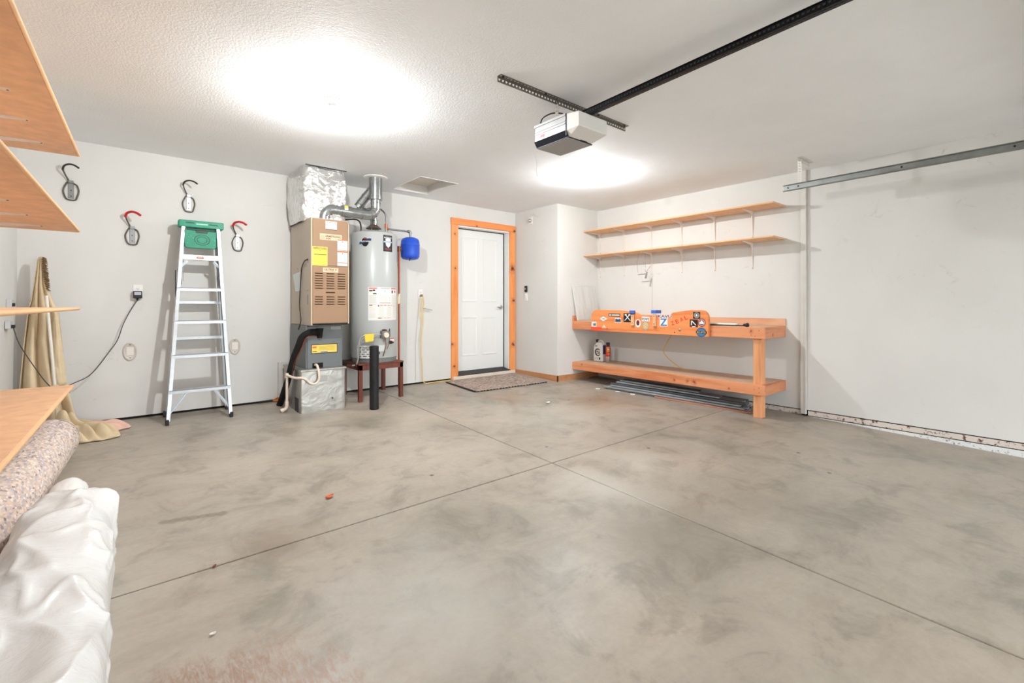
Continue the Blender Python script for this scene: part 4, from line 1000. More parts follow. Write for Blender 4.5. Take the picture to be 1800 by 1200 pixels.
m = MB(); m.m = 0; m.rect(WM, ang(-66), ang(-28), .455, .60, .006, 12)
m.build('burner_cover', mat('cover_white', (222, 222, 218), .4), wh, recalc=False, solid=.004)
m = MB()
for r in range(5):
    for (a, b) in (((-64, -54), (-50, -40), (-36, -30)) if r % 2 == 0 else ((-62, -57), (-53, -45), (-41, -31))): m.rect(WM, ang(a), ang(b), .475 + r * .024, .482 + r * .024, .0092, 3)
m.build('air_slot', M_DARK, wh, recalc=False)
vx, vy = WX + WR * sin(radians(0)), WY - WR
m = MB(); m.box(vx - .045, vx + .045, vy - .055, vy + .01, .680, .765); m.build('gas_valve', mat('valve_grey', (128, 128, 128), .4, .4), wh, bevel=.006)
m = MB(); m.lathe([(.031, 0), (.033, .01), (.028, .024)], (vx - .0, vy - .055, .715), 20, (0, -1, 0)); m.build('control_dial', mat('dial_cream', (232, 214, 190), .4), wh, smooth=40)
m = MB(); m.box(vx - .030, vx + .012, vy - .05, vy - .02, .765, .778); m.tube([(vx + .055, vy - .03, .69), (vx + .055, vy - .03, .785)], .006, 8); m.build('valve_knob', M_BLACK, wh)
m = MB(); m.box(vx - .02, vx + .0, vy - .052, vy - .022, .778, .782); m.build('valve_mark', mR, wh)
m = MB().tube(smoothpath([(vx + .005, vy - .03, .68), (vx + .006, vy - .035, .60), (vx - .004, vy - .02, .52), (vx - .01, vy + .01, .465)], 5), .006, 8); m.tube(smoothpath([(vx + .05, vy - .03, .70), (vx + .055, vy - .02, .62), (vx + .03, vy - .02, .55)], 5), .003, 6); m.build('burner_tube', mat('tube_brass', (150, 120, 96), .4, .7), wh, smooth=60)
m = MB(); dx_, dy_ = WX + WR * sin(radians(17)), WY - WR * cos(radians(17)); m.lathe([(.018, 0), (.018, .03), (.012, .034), (.012, .055)], (dx_, dy_, .628), 14, (.3, -1, 0)); m.build('drain_valve', mat('drain_dark', (70, 54, 44), .5, .3), wh, smooth=40)
m = MB(); m.m = 0; m.rect(WM, ang(18), ang(32), .61, .672, .0012, 4); m.m = 1; m.rect(WM, ang(18), ang(32), .662, .672, .002, 4); m.build('drain_label', [mW, mR], wh, recalc=False)
m = MB(); m.lathe([(.008, 0), (.008, .03)], (vx - .045 - .012, vy + .0, .50), 8); m.build('igniter', M_BLACK, wh)
m = MB(); m.rect(WM, ang(-18.), ang(6), .53, .60, .004, 6); m.build('inner_panel', mat('panel_grey', (206, 206, 204), .4), wh, recalc=False)
# gas connector
gl = thing('gas_connector', (2.05, 5.02, .38), 'grey flexible gas connector with yellow tag at the heater base', 'hose')
m = MB().tube(smoothpath([(vx - .045, vy - .025, .722), (2.20, 4.955, .726), (2.12, 4.965, .726), (2.05, 4.985, .715), (2.008, 5.005, .68), (2.000, 5.015, .60), (2.000, 5.02, .50), (1.99, 5.035, .42), (1.985, 5.05, .395), (1.95, 5.07, .385)], 7), .0085, 10); m.build('hose', mat('connector_grey', (176, 176, 172), .4, .4), gl, smooth=60)
m = MB().tube(smoothpath([(2.12, 4.95, .726), (2.04, 4.98, .69), (2.02, 4.99, .655), (2.05, 4.97, .645), (2.12, 4.955, .66), (2.215, 4.965, .705)], 6), .0035, 8); m.build('loop_wire', mat('connector_grey', 0), gl)
m = MB(); m.prism([(2.045, .648), (2.135, .655), (2.145, .738), (2.035, .734)], 'y', 4.938, 4.941); m.build('yellow_tag', mat('tag_yellow', (236, 202, 62), .5), gl)
m = MB().tube([(1.95, 5.07, .385), (1.90, 5.10, .385)], .014, 10); m.tube([(1.985, 5.05, .40), (1.985, 5.05, .375)], .014, 10); m.build('fitting', mat('fitting_brown', (86, 46, 34), .5, .4), gl)
# expansion tank and water lines
M_COP = mat('copper', 0)
ex = thing('expansion_tank', (2.775, 5.30, 1.61), 'blue expansion tank hanging from a grey pipe beside the water heater', 'tank')
MB().lathe([(.006, 1.617), (.06, 1.620), (.095, 1.632), (.112, 1.655), (.117, 1.69), (.117, 1.80), (.119, 1.803), (.119, 1.811), (.117, 1.814), (.114, 1.855), (.098, 1.882), (.06, 1.899), (.012, 1.905)], (2.775, 5.30, 0), 40).build('tank_shell', mat('tank_blue', (38, 84, 200), .28, spec=.6), ex, smooth=50)
M_PIPE = mat('pipe_grey', (128, 130, 130), .35, .8)
m = MB().tube([(2.775, 5.30, 1.90), (2.775, 5.30, 1.955)], .014, 12); m.tube(smoothpath([(2.775, 5.30, 1.94), (2.775, 5.30, 1.962), (2.765, 5.30, 1.972), (2.74, 5.30, 1.972)], 4), .018, 12); m.tube([(2.75, 5.30, 1.972), (2.44, 5.25, 1.968)], .011, 12); m.build('feed_pipe', M_PIPE, ex, smooth=40)
m = MB().tube([(2.735, 5.22, 1.64), (2.715, 5.20, 1.60)], .006, 8); m.build('air_valve', M_BLACK, ex)
wl = thing('water_lines', (2.42, 5.25, 1.90), 'copper and braided water connections on top of the heater', 'pipes')
m = MB().tube([(2.43, 5.25, 1.885), (2.43, 5.25, 1.985)], .013, 12); m.build('nipple', M_PIPE, wl, smooth=40)
m = MB().tube([(2.43, 5.25, 1.975), (2.43, 5.25, 2.025)], .017, 12); m.tube([(2.43, 5.25, 1.968), (2.46, 5.253, 1.968)], .015, 10); m.build('copper_tee', M_COP, wl, smooth=40)
m = MB().tube(smoothpath([(2.43, 5.25, 2.02), (2.432, 5.25, 2.07), (2.42, 5.25, 2.14), (2.37, 5.27, 2.195), (2.31, 5.32, 2.215), (2.28, 5.45, 2.22)], 6), .010, 10); m.build('flex_line', M_PIPE, wl, smooth=60)
m = MB().tube(smoothpath([(2.11, 5.23, 1.89), (2.112, 5.23, 1.96), (2.10, 5.25, 2.02), (2.06, 5.30, 2.045), (1.98, 5.45, 2.05)], 6), .009, 10); m.build('flex_line', mat('pipe_brown', (92, 74, 62), .4, .6), wl, smooth=60)
ov = thing('overflow_pipe', (2.572, 5.20, .0), 'copper relief pipe running down the side of the water heater', 'pipe')
m = MB().tube([(2.572, 5.20, 1.70), (2.572, 5.20, .05)], .0125, 12); m.build('copper_pipe', M_COP, ov, smooth=40)
m = MB().tube([(2.572, 5.20, 1.755), (2.572, 5.20, 1.70)], .019, 12); m.tube([(2.525, 5.215, 1.735), (2.60, 5.19, 1.735)], .015, 10); m.lathe([(.022, 1.752), (.022, 1.762), (.01, 1.768)], (2.572, 5.20, 0), 12); m.build('relief_valve', mat('brass_dark', (128, 82, 56), .4, .8), ov, smooth=40)
m = MB(); m.prism([(2.545, 1.06), (2.575, 1.075), (2.580, 1.19), (2.560, 1.19), (2.545, 1.12)], 'y', 5.183, 5.185); m.build('paper_tag', mat('tag_paper', (226, 206, 172), .6), ov)
# stand
M_STAND = wood('stand_brown', (112, 54, 38), (84, 36, 26), 'z', (), .4, 20.)
sd = thing('heater_stand', (2.26, 5.27, -.01), 'reddish-brown metal-look stand with square legs under the water heater', 'stand')
MB().box(1.995, 2.535, 5.0, 5.53, .385, .403).build('stand_top', M_STAND, sd, bevel=.003)
m = MB(); m.box(2.0, 2.53, 5.004, 5.026, .330, .385); m.box(2.0, 2.53, 5.50, 5.524, .330, .385); m.box(2.0, 2.022, 5.02, 5.52, .330, .385); m.box(2.508, 2.53, 5.02, 5.52, .330, .385); m.build('apron', M_STAND, sd, bevel=.002)
for (x, y) in ((2.0, 5.004), (2.488, 5.004), (2.0, 5.482), (2.488, 5.482)):
    MB().box(x, x + .042, y, y + .042, FZ(y + .02), .385).build('leg', M_STAND, sd, bevel=.002)
m = MB().lathe([(.047, FZ(4.64)), (.047, .625), (.043, .628), (.040, .60)], (2.02, 4.65, 0), 28)
tag(m.build('bollard', mat('bollard_black', (34, 34, 36), .5, .3, var=.3, vs=30.), smooth=40), 'short black steel guard post in front of the water heater', 'bollard')

# ------------------------------------------------------------------ ladder
M_ALU = mat('aluminium', (184, 186, 188), .36, .75, var=.06, vs=30.); M_ALUD = mat('aluminium_dull', (160, 164, 166), .4, .8)
M_GRN = mat('ladder_green', (30, 140, 108), .45, var=.08, vs=30.); M_GRND = mat('ladder_green_dark', (16, 66, 58), .5)
la = thing('step_ladder', (.56, 5.30, -.01), 'aluminium step ladder with green top and folded green tray against the wall', 'ladder')
def fy(z): return 5.155 + (z + .01) / 1.83 * .235
def fx(z, side): return (.300 + (z + .01) / 1.83 * .135) if side < 0 else (.812 - (z + .01) / 1.83 * .075)
def rail3(a, b, dep, wid, name, mt, sgn):
    # C-channel rail from a to b, web facing outwards along x
    a, b = Vector(a), Vector(b); m = MB(); d = b - a; fwd = Vector((0, -1, 0)); fwd = (fwd - d * fwd.dot(d) / d.dot(d)).normalized()
    m.obox((a + b) / 2, Vector((.0015, 0, 0)), d / 2, fwd * dep / 2)
    for q in (1, -1): m.obox((a + b) / 2 + fwd * q * (dep / 2) + Vector((-sgn * wid / 2, 0, 0)), Vector((wid / 2, 0, 0)), d / 2, fwd * .0015)
    return m.build(name, mt, la)
for sgn in (-1, 1):
    rail3((fx(.03, sgn), fy(.03), FZ(5.155) + .03), (fx(1.81, sgn), fy(1.81), 1.81), .062, .026, 'front_rail', M_ALU, sgn)
    zf = FZ(5.155); x = fx(0, sgn)
    m = MB(); m.box(x - .021 if sgn > 0 else x - .006, x + .006 if sgn > 0 else x + .021, 5.118, 5.192, zf, zf + .05); m.build('foot', M_BLACK, la, bevel=.003)
    rx0 = .316 if sgn < 0 else .822; rx1 = .452 if sgn < 0 else .722
    rail3((rx0, 5.487, .03), (rx1, 5.43, 1.80), .036, .022, 'rear_rail', M_ALUD, sgn)
    zf = FZ(5.487); m = MB(); m.box(rx0 - .018, rx0 + .018, 5.466, 5.508, zf, zf + .055); m.build('foot', M_BLACK, la, bevel=.003)
for z in (.285, .60, .91, 1.217):
    x0, x1 = fx(z, -1) + .002, fx(z, 1) - .002; y = fy(z)
    m = MB(); m.box(x0, x1, y - .036, y + .040, z - .004, z); m.box(x0, x1, y - .036, y - .033, z - .030, z); m.box(x0, x1, y + .037, y + .040, z - .026, z)
    for q in range(6): m.box(x0, x1, y - .030 + q * .011, y - .026 + q * .011, z, z + .0016)
    m.build('step', M_ALU, la)
z = 1.53; m = MB(); m.box(fx(z, -1) + .002, fx(z, 1) - .002, fy(z) - .034, fy(z) + .03, z - .003, z); m.box(fx(z, -1) + .002, fx(z, 1) - .002, fy(z) - .036, fy(z) - .033, z - .045, z); m.build('tray_step', mat('step_white', (226, 226, 224), .4, .3), la)
LM = plane_map((0, fy(1.53) - .0365, 0), (1, 0, 0), (0, 0, 1))
m = MB(); m.m = 0; m.rect(LM, .545, .60, 1.496, 1.514, .0008); m.m = 1; m.rect(LM, .552, .593, 1.502, 1.508, .0014); m.build('brand_sticker', [mat('sticker_brick', (160, 60, 52), .5), mPk], la, recalc=False)
for z in (1.09, .745):
    q = (z / 1.8); xa, xb = .316 + q * .136 + .004, .822 - q * .10 - .004; y = 5.487 - q * .057
    m = MB(); m.box(xa, xb, y - .018, y + .010, z - .003, z); m.box(xa, xb, y - .019, y - .016, z - .022, z + .004); m.build('rear_brace', M_ALU, la)
for (z, zz, off) in ((.285, .06, .13), (1.50, 1.40, .065)):
    for sgn in (-1, 1):
        a = (fx(zz, sgn) - sgn * .004, fy(zz) - .005, zz); b = (fx(z, sgn) - sgn * off, fy(z) - .015, z - .028)
        MB().bar(a, b, .004, .022, (0, 1, 0)).bar(a, b, .022, .004, (0, 1, 0)).build('corner_brace', M_ALUD, la)
for sgn in (-1, 1):
    x = fx(1.3, sgn) - sgn * .012
    m = MB(); m.bar((x, 5.33, 1.45), (x - sgn * .02, 5.38, 1.25), .004, .016, (1, 0, 0)); m.bar((x - sgn * .02, 5.38, 1.25), (x + sgn * .0, 5.45, 1.40), .004, .016, (1, 0, 0)); m.build('spreader', M_ALUD, la)
    m = MB(); m.tube([(x - sgn * .035, 5.36, 1.48), (x - sgn * .035, 5.365, 1.28)], .003, 6); m.build('tray_rod', M_ALUD, la)
m = MB(); m.box(fx(1.25, -1) - .012, fx(1.25, -1) - .004, fy(1.25) + .02, fy(1.25) + .034, 1.13, 1.38); m.build('spreader_pad', M_BLACK, la)
# top cap: moulded block with slots
m = MB(); m.prism([(.408, 5.352), (.772, 5.352), (.772, 5.46), (.758, 5.478), (.424, 5.478), (.408, 5.46)], 'z', 1.795, 1.862)
tc = m.build('top_cap', M_GRN, la, bevel=.008, seg=2)
TM = plane_map((0, 5.352, 0), (1, 0, 0), (0, 0, 1))
m = MB(); m.m = 0; m.rect(TM, .463, .532, 1.831, 1.842, .0008); m.rect(TM, .650, .722, 1.826, 1.837, .0008); m.m = 1; m.rect(TM, .545, .640, 1.824, 1.836, .0008); m.build('cap_slot', [M_GRND, mat('paint_smear', (150, 205, 190), .5)], tc, recalc=False)
TY = 5.345; trm = MB()
prof = [(.452, 1.615), (.470, 1.598), (.692, 1.598), (.710, 1.615), (.710, 1.765), (.640, 1.765), (.632, 1.752), (.545, 1.752), (.537, 1.768), (.452, 1.768)]
trm.prism(prof, 'y', TY, TY + .022); tr = trm.build('tool_tray', M_GRN, la, bevel=.005, seg=2)
m = MB(); R0 = plane_map((0, TY, 0), (1, 0, 0), (0, 0, 1))
for (a, b, rr) in ((.064, .058, 0), (.042, .037, 0)):
    n = 32; c0 = (.592, 1.678)
    for k in range(n):
        a0_, a1_ = 2 * pi * k / n, 2 * pi * (k + 1) / n
        m.poly(R0, [(c0[0] + cos(a0_) * b, c0[1] + sin(a0_) * b * .8), (c0[0] + cos(a0_) * a, c0[1] + sin(a0_) * a * .8), (c0[0] + cos(a1_) * a, c0[1] + sin(a1_) * a * .8), (c0[0] + cos(a1_) * b, c0[1] + sin(a1_) * b * .8)], .0012)
m.rect(R0, .455, .535, 1.770, 1.778, -.004); m.rect(R0, .540, .636, 1.742, 1.7505, .0012); m.build('ring_groove', M_GRND, tr, recalc=False)
m = MB(); m.box(.436, .452, TY + .004, TY + .02, 1.63, 1.73); m.box(.710, .724, TY + .004, TY + .02, 1.605, 1.715); m.box(.47, .70, TY + .006, TY + .018, 1.768, 1.785); m.build('tray_hinge', M_GRND, tr, bevel=.003)
m = MB()
for k in range(22):
    a, b = random.choice(((.46, .50), (.46, .54), (.66, .70))), random.uniform(1.62, 1.75); x = random.uniform(*a); m.ell(R0, x, b, random.uniform(.001, .004), random.uniform(.001, .003), .0016, 7)
m.build('paint_drip', mat('paint_smear', 0), tr, recalc=False)

# ------------------------------------------------------------------ hooks on the back wall
M_WIRE = mat('hook_wire', (92, 88, 82), .4, .6); M_RED = mat('hook_red', (196, 30, 36), .45); M_BRN = mat('hook_dark', (54, 44, 36), .5); M_HPL = mat('hook_plate', (150, 152, 152), .35, .7); M_HPL2 = mat('hook_plate_pale', (206, 204, 202), .4, .3)
HK = .79
def hook(x, zb, tipmat, platemat, label, wd=.062, tall=.40):
    # zb = bottom of the wire loop
    t = thing('storage_hook', (x, YB, zb), label, 'hook', 'wire storage hooks on the back wall')
    y = YB - .010
    lp = [(x + .018, y, zb + .185 * HK), (x + wd * .62, y, zb + .165 * HK), (x + wd * .80, y, zb + .105 * HK), (x + wd * .62, y, zb + .035 * HK), (x + wd * .42, y, zb + .004 * HK), (x - wd * .30, y, zb + .004 * HK), (x - wd * .62, y, zb + .035 * HK), (x - wd * .78, y, zb + .105 * HK), (x - wd * .48, y, zb + .175 * HK), (x - wd * .25, y - .004, zb + .21 * HK)]
    nk = [(x - wd * .55, y - .02, zb + .265 * HK), (x - wd * .80, y - .04, zb + .318 * HK)]
    MB().tube(smoothpath(lp + nk, 5), .0058, 8).build('wire_loop', M_WIRE, t, smooth=60)
    tp = [(x - wd * .80, y - .04, zb + .312 * HK), (x - wd * .62, y - .06, zb + .352 * HK), (x - wd * .10, y - .09, zb + .368 * HK), (x + wd * .45, y - .12, zb + .355 * HK), (x + wd * .92, y - .14, zb + .325 * HK)]
    MB().tube(smoothpath(tp, 5), .0105 if tipmat is M_RED else .0075, 10).build('coated_tip', tipmat, t, smooth=60)
    if platemat:
        MB().box(x - .019, x + .019, YB - .006, YB - .0005, zb + .02 * HK, zb + .20 * HK).box(x - .017, x + .017, YB - .022, YB - .0005, zb + .185 * HK, zb + .215 * HK).build('wall_plate', platemat, t, bevel=.002)
        s = MB()
        for dz in (.045, .11): s.lathe([(.005, 0), (.004, .002)], (x, YB - .006, zb + dz * HK), 8, (0, -1, 0))
        s.build('screw', MATS['bolt_dark'], t)
hook(-.338, 1.965, M_BRN, M_HPL, 'wire hook with dark tip nearest the brown shelves')
hook(.074, 1.612, M_RED, M_HPL, 'red-tipped wire hook between the shelves and the ladder')
hook(.505, 1.970, M_BRN, M_HPL2, 'dark-tipped wire hook above the ladder')
hook(.925, 1.618, M_RED, M_HPL2, 'red-tipped wire hook right of the ladder')

# ------------------------------------------------------------------ outlets, plates and cords
def outlet(x, z, label, plate=M_PORC):
    t = thing('wall_outlet', (x, YB, z - .06), label, 'outlet')
    MB().box(x - .036, x + .036, YB - .006, YB, z - .058, z + .058).build('cover_plate', plate, t, bevel=.003)
    m = MB()
    for dz in (.021, -.021): m.lathe([(.0165, 0), (.0165, .002)], (x, YB - .006, z + dz), 16, (0, -1, 0))
    m.build('socket', plate, t)
    m = MB()
    for dz in (.021, -.021): m.box(x - .008, x - .0055, YB - .0088, YB - .0075, z + dz - .003, z + dz + .006); m.box(x + .0055, x + .008, YB - .0088, YB - .0075, z + dz - .003, z + dz + .006); m.box(x - .002, x + .002, YB - .0088, YB - .0075, z + dz - .010, z + dz - .006)
    m.build('slot', M_DARK, t)
outlet(.115, 1.185, 'white duplex outlet above the black adapter')
ad = thing('power_adapter', (.112, YB - .03, 1.10), 'black power adapter plugged into the outlet left of the ladder', 'adapter')
MB().box(.080, .146, YB - .055, YB - .009, 1.118, 1.185).build('adapter_body', M_BLACK, ad, bevel=.006, seg=2)
m = MB(); m.rect(plane_map((0, YB - .055, 0), (1, 0, 0), (0, 0, 1)), .088, .138, 1.148, 1.176, .0008); m.build('rating_label', mat('label_cool', (176, 180, 190), .5), ad, recalc=False)
m = MB().tube([(.112, YB - .035, 1.12), (.110, YB - .035, 1.098)], [.010, .006], 8); m.build('strain_relief', M_BLACK, ad)
m = MB().tube(smoothpath([(.110, YB - .035, 1.10), (.06, YB - .04, 1.0), (.01, YB - .05, .88), (-.03, YB - .06, .74), (-.09, YB - .06, .63), (-.20, YB - .10, .46), (-.30, 5.40, .40), (-.40, 5.22, .385), (-.45, 5.15, .44), (-.53, 5.14, .60), (-.60, 5.14, .76), (WXL(5.155) + .04, 5.155, .892)], 7), .0036, 8)
tag(m.build('adapter_cord', mat('cord_dark', (60, 58, 58), .5), smooth=60), 'thin dark cord draped from the black adapter to the left wall', 'cord')
def oval(x, z, label):
    t = thing('inlet_cover', (x, YB, z - .085), label, 'wall plate', 'oval plates low on the back wall')
    c1 = mat('oval_rim', (206, 196, 186), .35); c2 = mat('oval_face', (226, 218, 208), .35)
    m = MB(); V = plane_map((x, YB, z), (1, 0, 0), (0, 0, 1)); n = 32; P = []
    rings = [(.052, .086, 0), (.052, .086, .008), (.044, .076, .012), (.040, .070, .008), (.0, .0, .008)]
    for (a, b, d) in rings[:-1]: P += [V(cos(2 * pi * k / n) * a, sin(2 * pi * k / n) * b, d) for k in range(n)]
    Fc = [(r * n + k, r * n + (k + 1) % n, (r + 1) * n + (k + 1) % n, (r + 1) * n + k) for r in range(3) for k in range(n)] + [tuple(3 * n + k for k in range(n))]
    m.add(P, Fc).build('rim', c1, t, smooth=50)
    m = MB(); m.obox((x, YB - .010, z), (.028, 0, 0), (0, .003, 0), (0, 0, .040)); m.build('face', c2, t, bevel=.003)
    m = MB(); m.ell(V, 0, .060, .006, .005, .010, 10); m.ell(V, 0, -.060, .006, .005, .010, 10); m.build('screw', mat('screw_head', 0), t, recalc=False)
oval(.058, .628, 'oval plastic wall plate left of the ladder'); oval(.900, .628, 'oval plastic wall plate half hidden by the ladder leg')
outlet(3.065, 1.20, 'white outlet with yellow cord between the heater and the door')
yc = thing('extension_cord', (3.08, YB - .03, 0), 'yellow extension cord hanging from the outlet left of the door', 'cord')
MB().box(3.052, 3.082, YB - .045, YB - .009, 1.165, 1.195).build('plug', mat('plug_brown', (150, 120, 84), .5), yc, bevel=.005)
m = MB().tube(smoothpath([(3.072, YB - .04, 1.17), (3.09, YB - .035, 1.12), (3.088, YB - .03, .98), (3.085, YB - .03, .82), (3.06, YB - .03, .66), (3.055, YB - .03, .46), (3.075, YB - .03, .2), (3.085, YB - .03, .05), (3.11, YB - .06, .010), (3.20, YB - .05, .006), (3.40, YB - .035, .006), (3.52, YB - .03, .006)], 7), .0055, 8); m.build('cord', mat('cord_yellow_pale', (240, 204, 110), .5), yc, smooth=60)
m = MB().tube(smoothpath([(3.07, YB - .035, 1.14), (3.04, YB - .02, .95), (3.065, YB - .02, .86), (3.088, YB - .03, .80)], 5), .004, 6); m.build('loop', mat('cord_yellow_pale', 0), yc)
m = MB().tube(smoothpath([(3.04, YB - .012, 1.15), (3.02, YB - .01, .9), (2.99, YB - .01, .55), (2.985, YB - .01, .25), (2.99, YB - .01, .05)], 6), .0022, 6)
tag(m.build('thin_wire', mat('cord_pale', 0)), 'thin pale wire hanging left of the yellow extension cord', 'wire')
ws = thing('wall_pin', (3.15, YB - .05, 1.0), 'small grey hook sticking out of the wall beside the yellow cord', 'hook')
MB().tube([(3.10, YB, 1.01), (3.12, YB - .04, 1.01), (3.22, YB - .05, .985)], .006, 8).build('pin', mat('pin_grey', (190, 186, 180), .4, .3), ws)
# items on the boxed-out corner
al = thing('wall_sensor', (4.71, 5.20, 2.28), 'small round chrome sensor on a square plate high on the boxed-out wall', 'sensor')
MB().box(4.722, 4.730, 5.160, 5.240, 2.272, 2.376).build('plate', M_PORC, al, bevel=.002)
m = MB().lathe([(.030, 0), (.030, .02), (.020, .035), (.006, .04)], (4.722, 5.205, 2.322), 20, (-1, 0, 0)); m.build('sensor_dome', mat('chrome', (205, 196, 180), .2, .9), al, smooth=40)
m = MB().lathe([(.014, 0), (.012, .008)], (4.70, 5.222, 2.324), 12, (-1, .6, 0)); m.build('sensor_eye', M_BLACK, al)
bt = thing('opener_button', (4.72, 5.305, 1.17), 'black opener wall button above a white switch plate by the door', 'switch')
MB().box(4.708, 4.730, 5.275, 5.325, 1.250, 1.345).build('console', M_BLACK, bt, bevel=.006, seg=2)
m = MB(); m.obox((4.7065, 5.30, 1.297), (.001, 0, 0), (0, .014, 0), (0, 0, .006)); m.build('push_bar', mat('button_grey', (190, 188, 184), .4), bt)
m = MB(); m.obox((4.7065, 5.30, 1.315), (.001, 0, 0), (0, .010, 0), (0, 0, .004)); m.build('lock_key', mat('button_dark', (90, 90, 92), .4), bt)
MB().box(4.722, 4.730, 5.268, 5.338, 1.12, 1.235).build('switch_plate', M_PORC, bt, bevel=.003)
MB().box(4.717, 4.724, 5.288, 5.318, 1.145, 1.21).build('rocker', M_WHITE, bt, bevel=.002)
# left wall outlets
XW = WXL(5.2)
lo = thing('surface_outlet', (XW + .02, 5.22, 1.02), 'grey outlet box on the left wall above the eye-level shelf', 'outlet')
MB().box(XW, XW + .03, 5.17, 5.30, 1.035, 1.10).build('box', mat('box_grey', (196, 196, 196), .5), lo, bevel=.003)
m = MB(); m.box(XW + .03, XW + .045, 5.185, 5.205, 1.045, 1.07); m.build('plug', M_BLACK, lo)
lo = thing('cord_plug', (XW + .02, 5.15, .88), 'small grey plug box on the left wall where the dark cord ends', 'plug')
MB().box(XW, XW + .03, 5.11, 5.21, .875, .935).build('box', mat('box_grey', 0), lo, bevel=.003)
MB().box(XW + .03, XW + .05, 5.14, 5.17, .88, .905).build('plug', M_BLACK, lo)

# ------------------------------------------------------------------ doormat
def matweave():
    t = NT('woven_mat')
    v = t.node('ShaderNodeTexVoronoi'); v.inputs['Scale'].default_value = 1.
    t.link(t.coords((34, 120, 1)), v.inputs['Vector'])
    sep = t.node('ShaderNodeSeparateColor'); t.link(v.outputs['Color'], sep.inputs[0])
    col = t.ramp(sep.outputs[0], [(0, lin((92, 84, 80))), (.2, lin((188, 172, 160))), (.42, lin((140, 122, 112))), (.62, lin((206, 190, 176))), (.8, lin((170, 138, 122))), (1, lin((112, 112, 122)))])
    t.base(col); t.b.inputs['Roughness'].default_value = .95; t.b.inputs['Specular IOR Level'].default_value = .1
    t.bump(v.outputs['Distance'], .6, .01); return t.m
M_MAT = matweave()
dm = thing('doormat', (4.0, 5.07, FZ(5.07)), 'woven grey and brown doormat in front of the white door', 'doormat')
c4 = [(3.40, 5.43), (3.372, 4.715), (4.56, 4.675), (4.60, 5.455)]
def mfn(u, v):
    a = Vector(c4[0]).lerp(Vector(c4[3]), u); b = Vector(c4[1]).lerp(Vector(c4[2]), u); p = b.lerp(a, v)
    e = .006 * fbm((u * 30, v * 20, .3), 2) if v in (0, 1) else 0
    return (p.x, p.y + e, FZ(p.y) + .011 + .003 * fbm((p.x * 9, p.y * 9, 1), 2))
m = MB().grid(mfn, 50, 30)
m.build('woven_field', M_MAT, dm, solid=.008, smooth=50)
m = MB()
for k in range(24):
    q = (k + .5) / 24; p = Vector(c4[1]).lerp(Vector(c4[2]), q); m.obox((p.x, p.y - .006, FZ(p.y) + .008), (.010 + random.uniform(-.004, .006), 0, 0), (0, .006, 0), (0, 0, .005))
m.build('edge_stitch', mat('mat_dark', (58, 52, 50), .95), dm)
m = MB(); a, b = Vector(c4[0]), Vector(c4[1]); m.bar((a.x - .012, a.y, FZ(a.y) + .006), (b.x - .012, b.y, FZ(b.y) + .006), .030, .010); m.build('black_binding', mat('binding_black', (30, 27, 26), .9), dm, bevel=.003)

# ------------------------------------------------------------------ left foreground: cloths, rolls, plastic
def canvas(name, c1, c2, sc=3.):
    t = NT(name); n = t.noise(sc, 4, .6)
    t.base(t.ramp(n, [(.3, lin(c2)), (.65, lin(c1))])); t.b.inputs['Roughness'].default_value = .9; t.b.inputs['Specular IOR Level'].default_value = .15
    t.bump(t.noise(260., 2), .15, .002); return t.m
M_CANV = canvas('canvas', (220, 200, 168), (198, 176, 142)); M_PINK = canvas('pink_cloth', (226, 186, 170), (198, 152, 138))
M_FRINGE = canvas('fringe', (150, 124, 92), (110, 86, 62), 60.)
rows = [(1.452, -.520, -.500), (1.43, -.532, -.490), (1.22, -.552, -.475), (1.10, -.566, -.445), (1.03, -.580, -.420), (.95, -.590, -.402), (.90, -.594, -.400), (.76, -.604, -.408), (.57, -.616, -.380), (.35, -.628, -.345), (.12, -.635, -.30)]
def interp(z):
    for i in range(len(rows) - 1):
        a, b = rows[i], rows[i + 1]
        if a[0] >= z >= b[0]:
            q = (a[0] - z) / (a[0] - b[0]); return (a[1] + (b[1] - a[1]) * q, a[2] + (b[2] - a[2]) * q)
    return rows[-1][1:]
def clothfn(u, v):
    z = 1.452 - v * (1.452 - .12); x0, x1 = interp(z); x = x0 + (x1 - x0) * u; f = min(1, .12 + v * 1.1)
    ph = 2 * pi * (3.3 * u + .25 * sin(3 * u + v * 2)); dep = .085 * f * (.5 + .5 * cos(ph)) ** .7 + .05 * f * sin(pi * u)
    return (x + .008 * f * sin(ph + 1), 5.44 - .06 * v - dep + .010 * fbm((u * 6, v * 5, 2.), 3) * f, z + .006 * sin(u * 9) * v)
hcl = thing('hanging_cloth', (-.48, 5.35, .0), 'beige canvas drop cloth hanging in folds in the left corner', 'cloth')
MB().grid(clothfn, 70, 60).build('canvas_drape', M_CANV, hcl, solid=.004, smooth=180)
m = MB()
for k in range(90):
    q = k / 89.; z = 1.446 - q * .26; x = -.496 + .022 * q + .006 * sin(k); a = random.uniform(-.5, 1.0)
    m.tube([(x, 5.40, z), (x + .016 * cos(a) + .004, 5.385 - random.uniform(0, .012), z - .014 + .01 * sin(a))], [.006, .003], 5)
o = m.build('fringe', M_FRINGE, hcl); o['kind'] = 'stuff'
def flapfn(u, v):
    return (-.43 + .095 * u * (.35 + .65 * v) - .01 * v, 5.30 - .03 * sin(pi * u) - .02 * v, 1.01 - .62 * v + .02 * u - .04 * u * (1 - v))
MB().grid(lambda u, v: Vector(flapfn(u, v)) + Vector((0, .01 * fbm((u * 4, v * 6, 7)), 0)), 16, 24).build('side_flap', M_CANV, hcl, solid=.004, smooth=180)
wp = thing('white_pole', (-.43, 5.2, .3), 'slim white pole standing in front of the hanging canvas', 'pole')
m = MB().tube([(-.463, 5.26, 1.13), (-.410, 5.20, .41)], .0105, 12); m.build('shaft', mat('pole_white', (226, 220, 208), .45), wp, smooth=40)
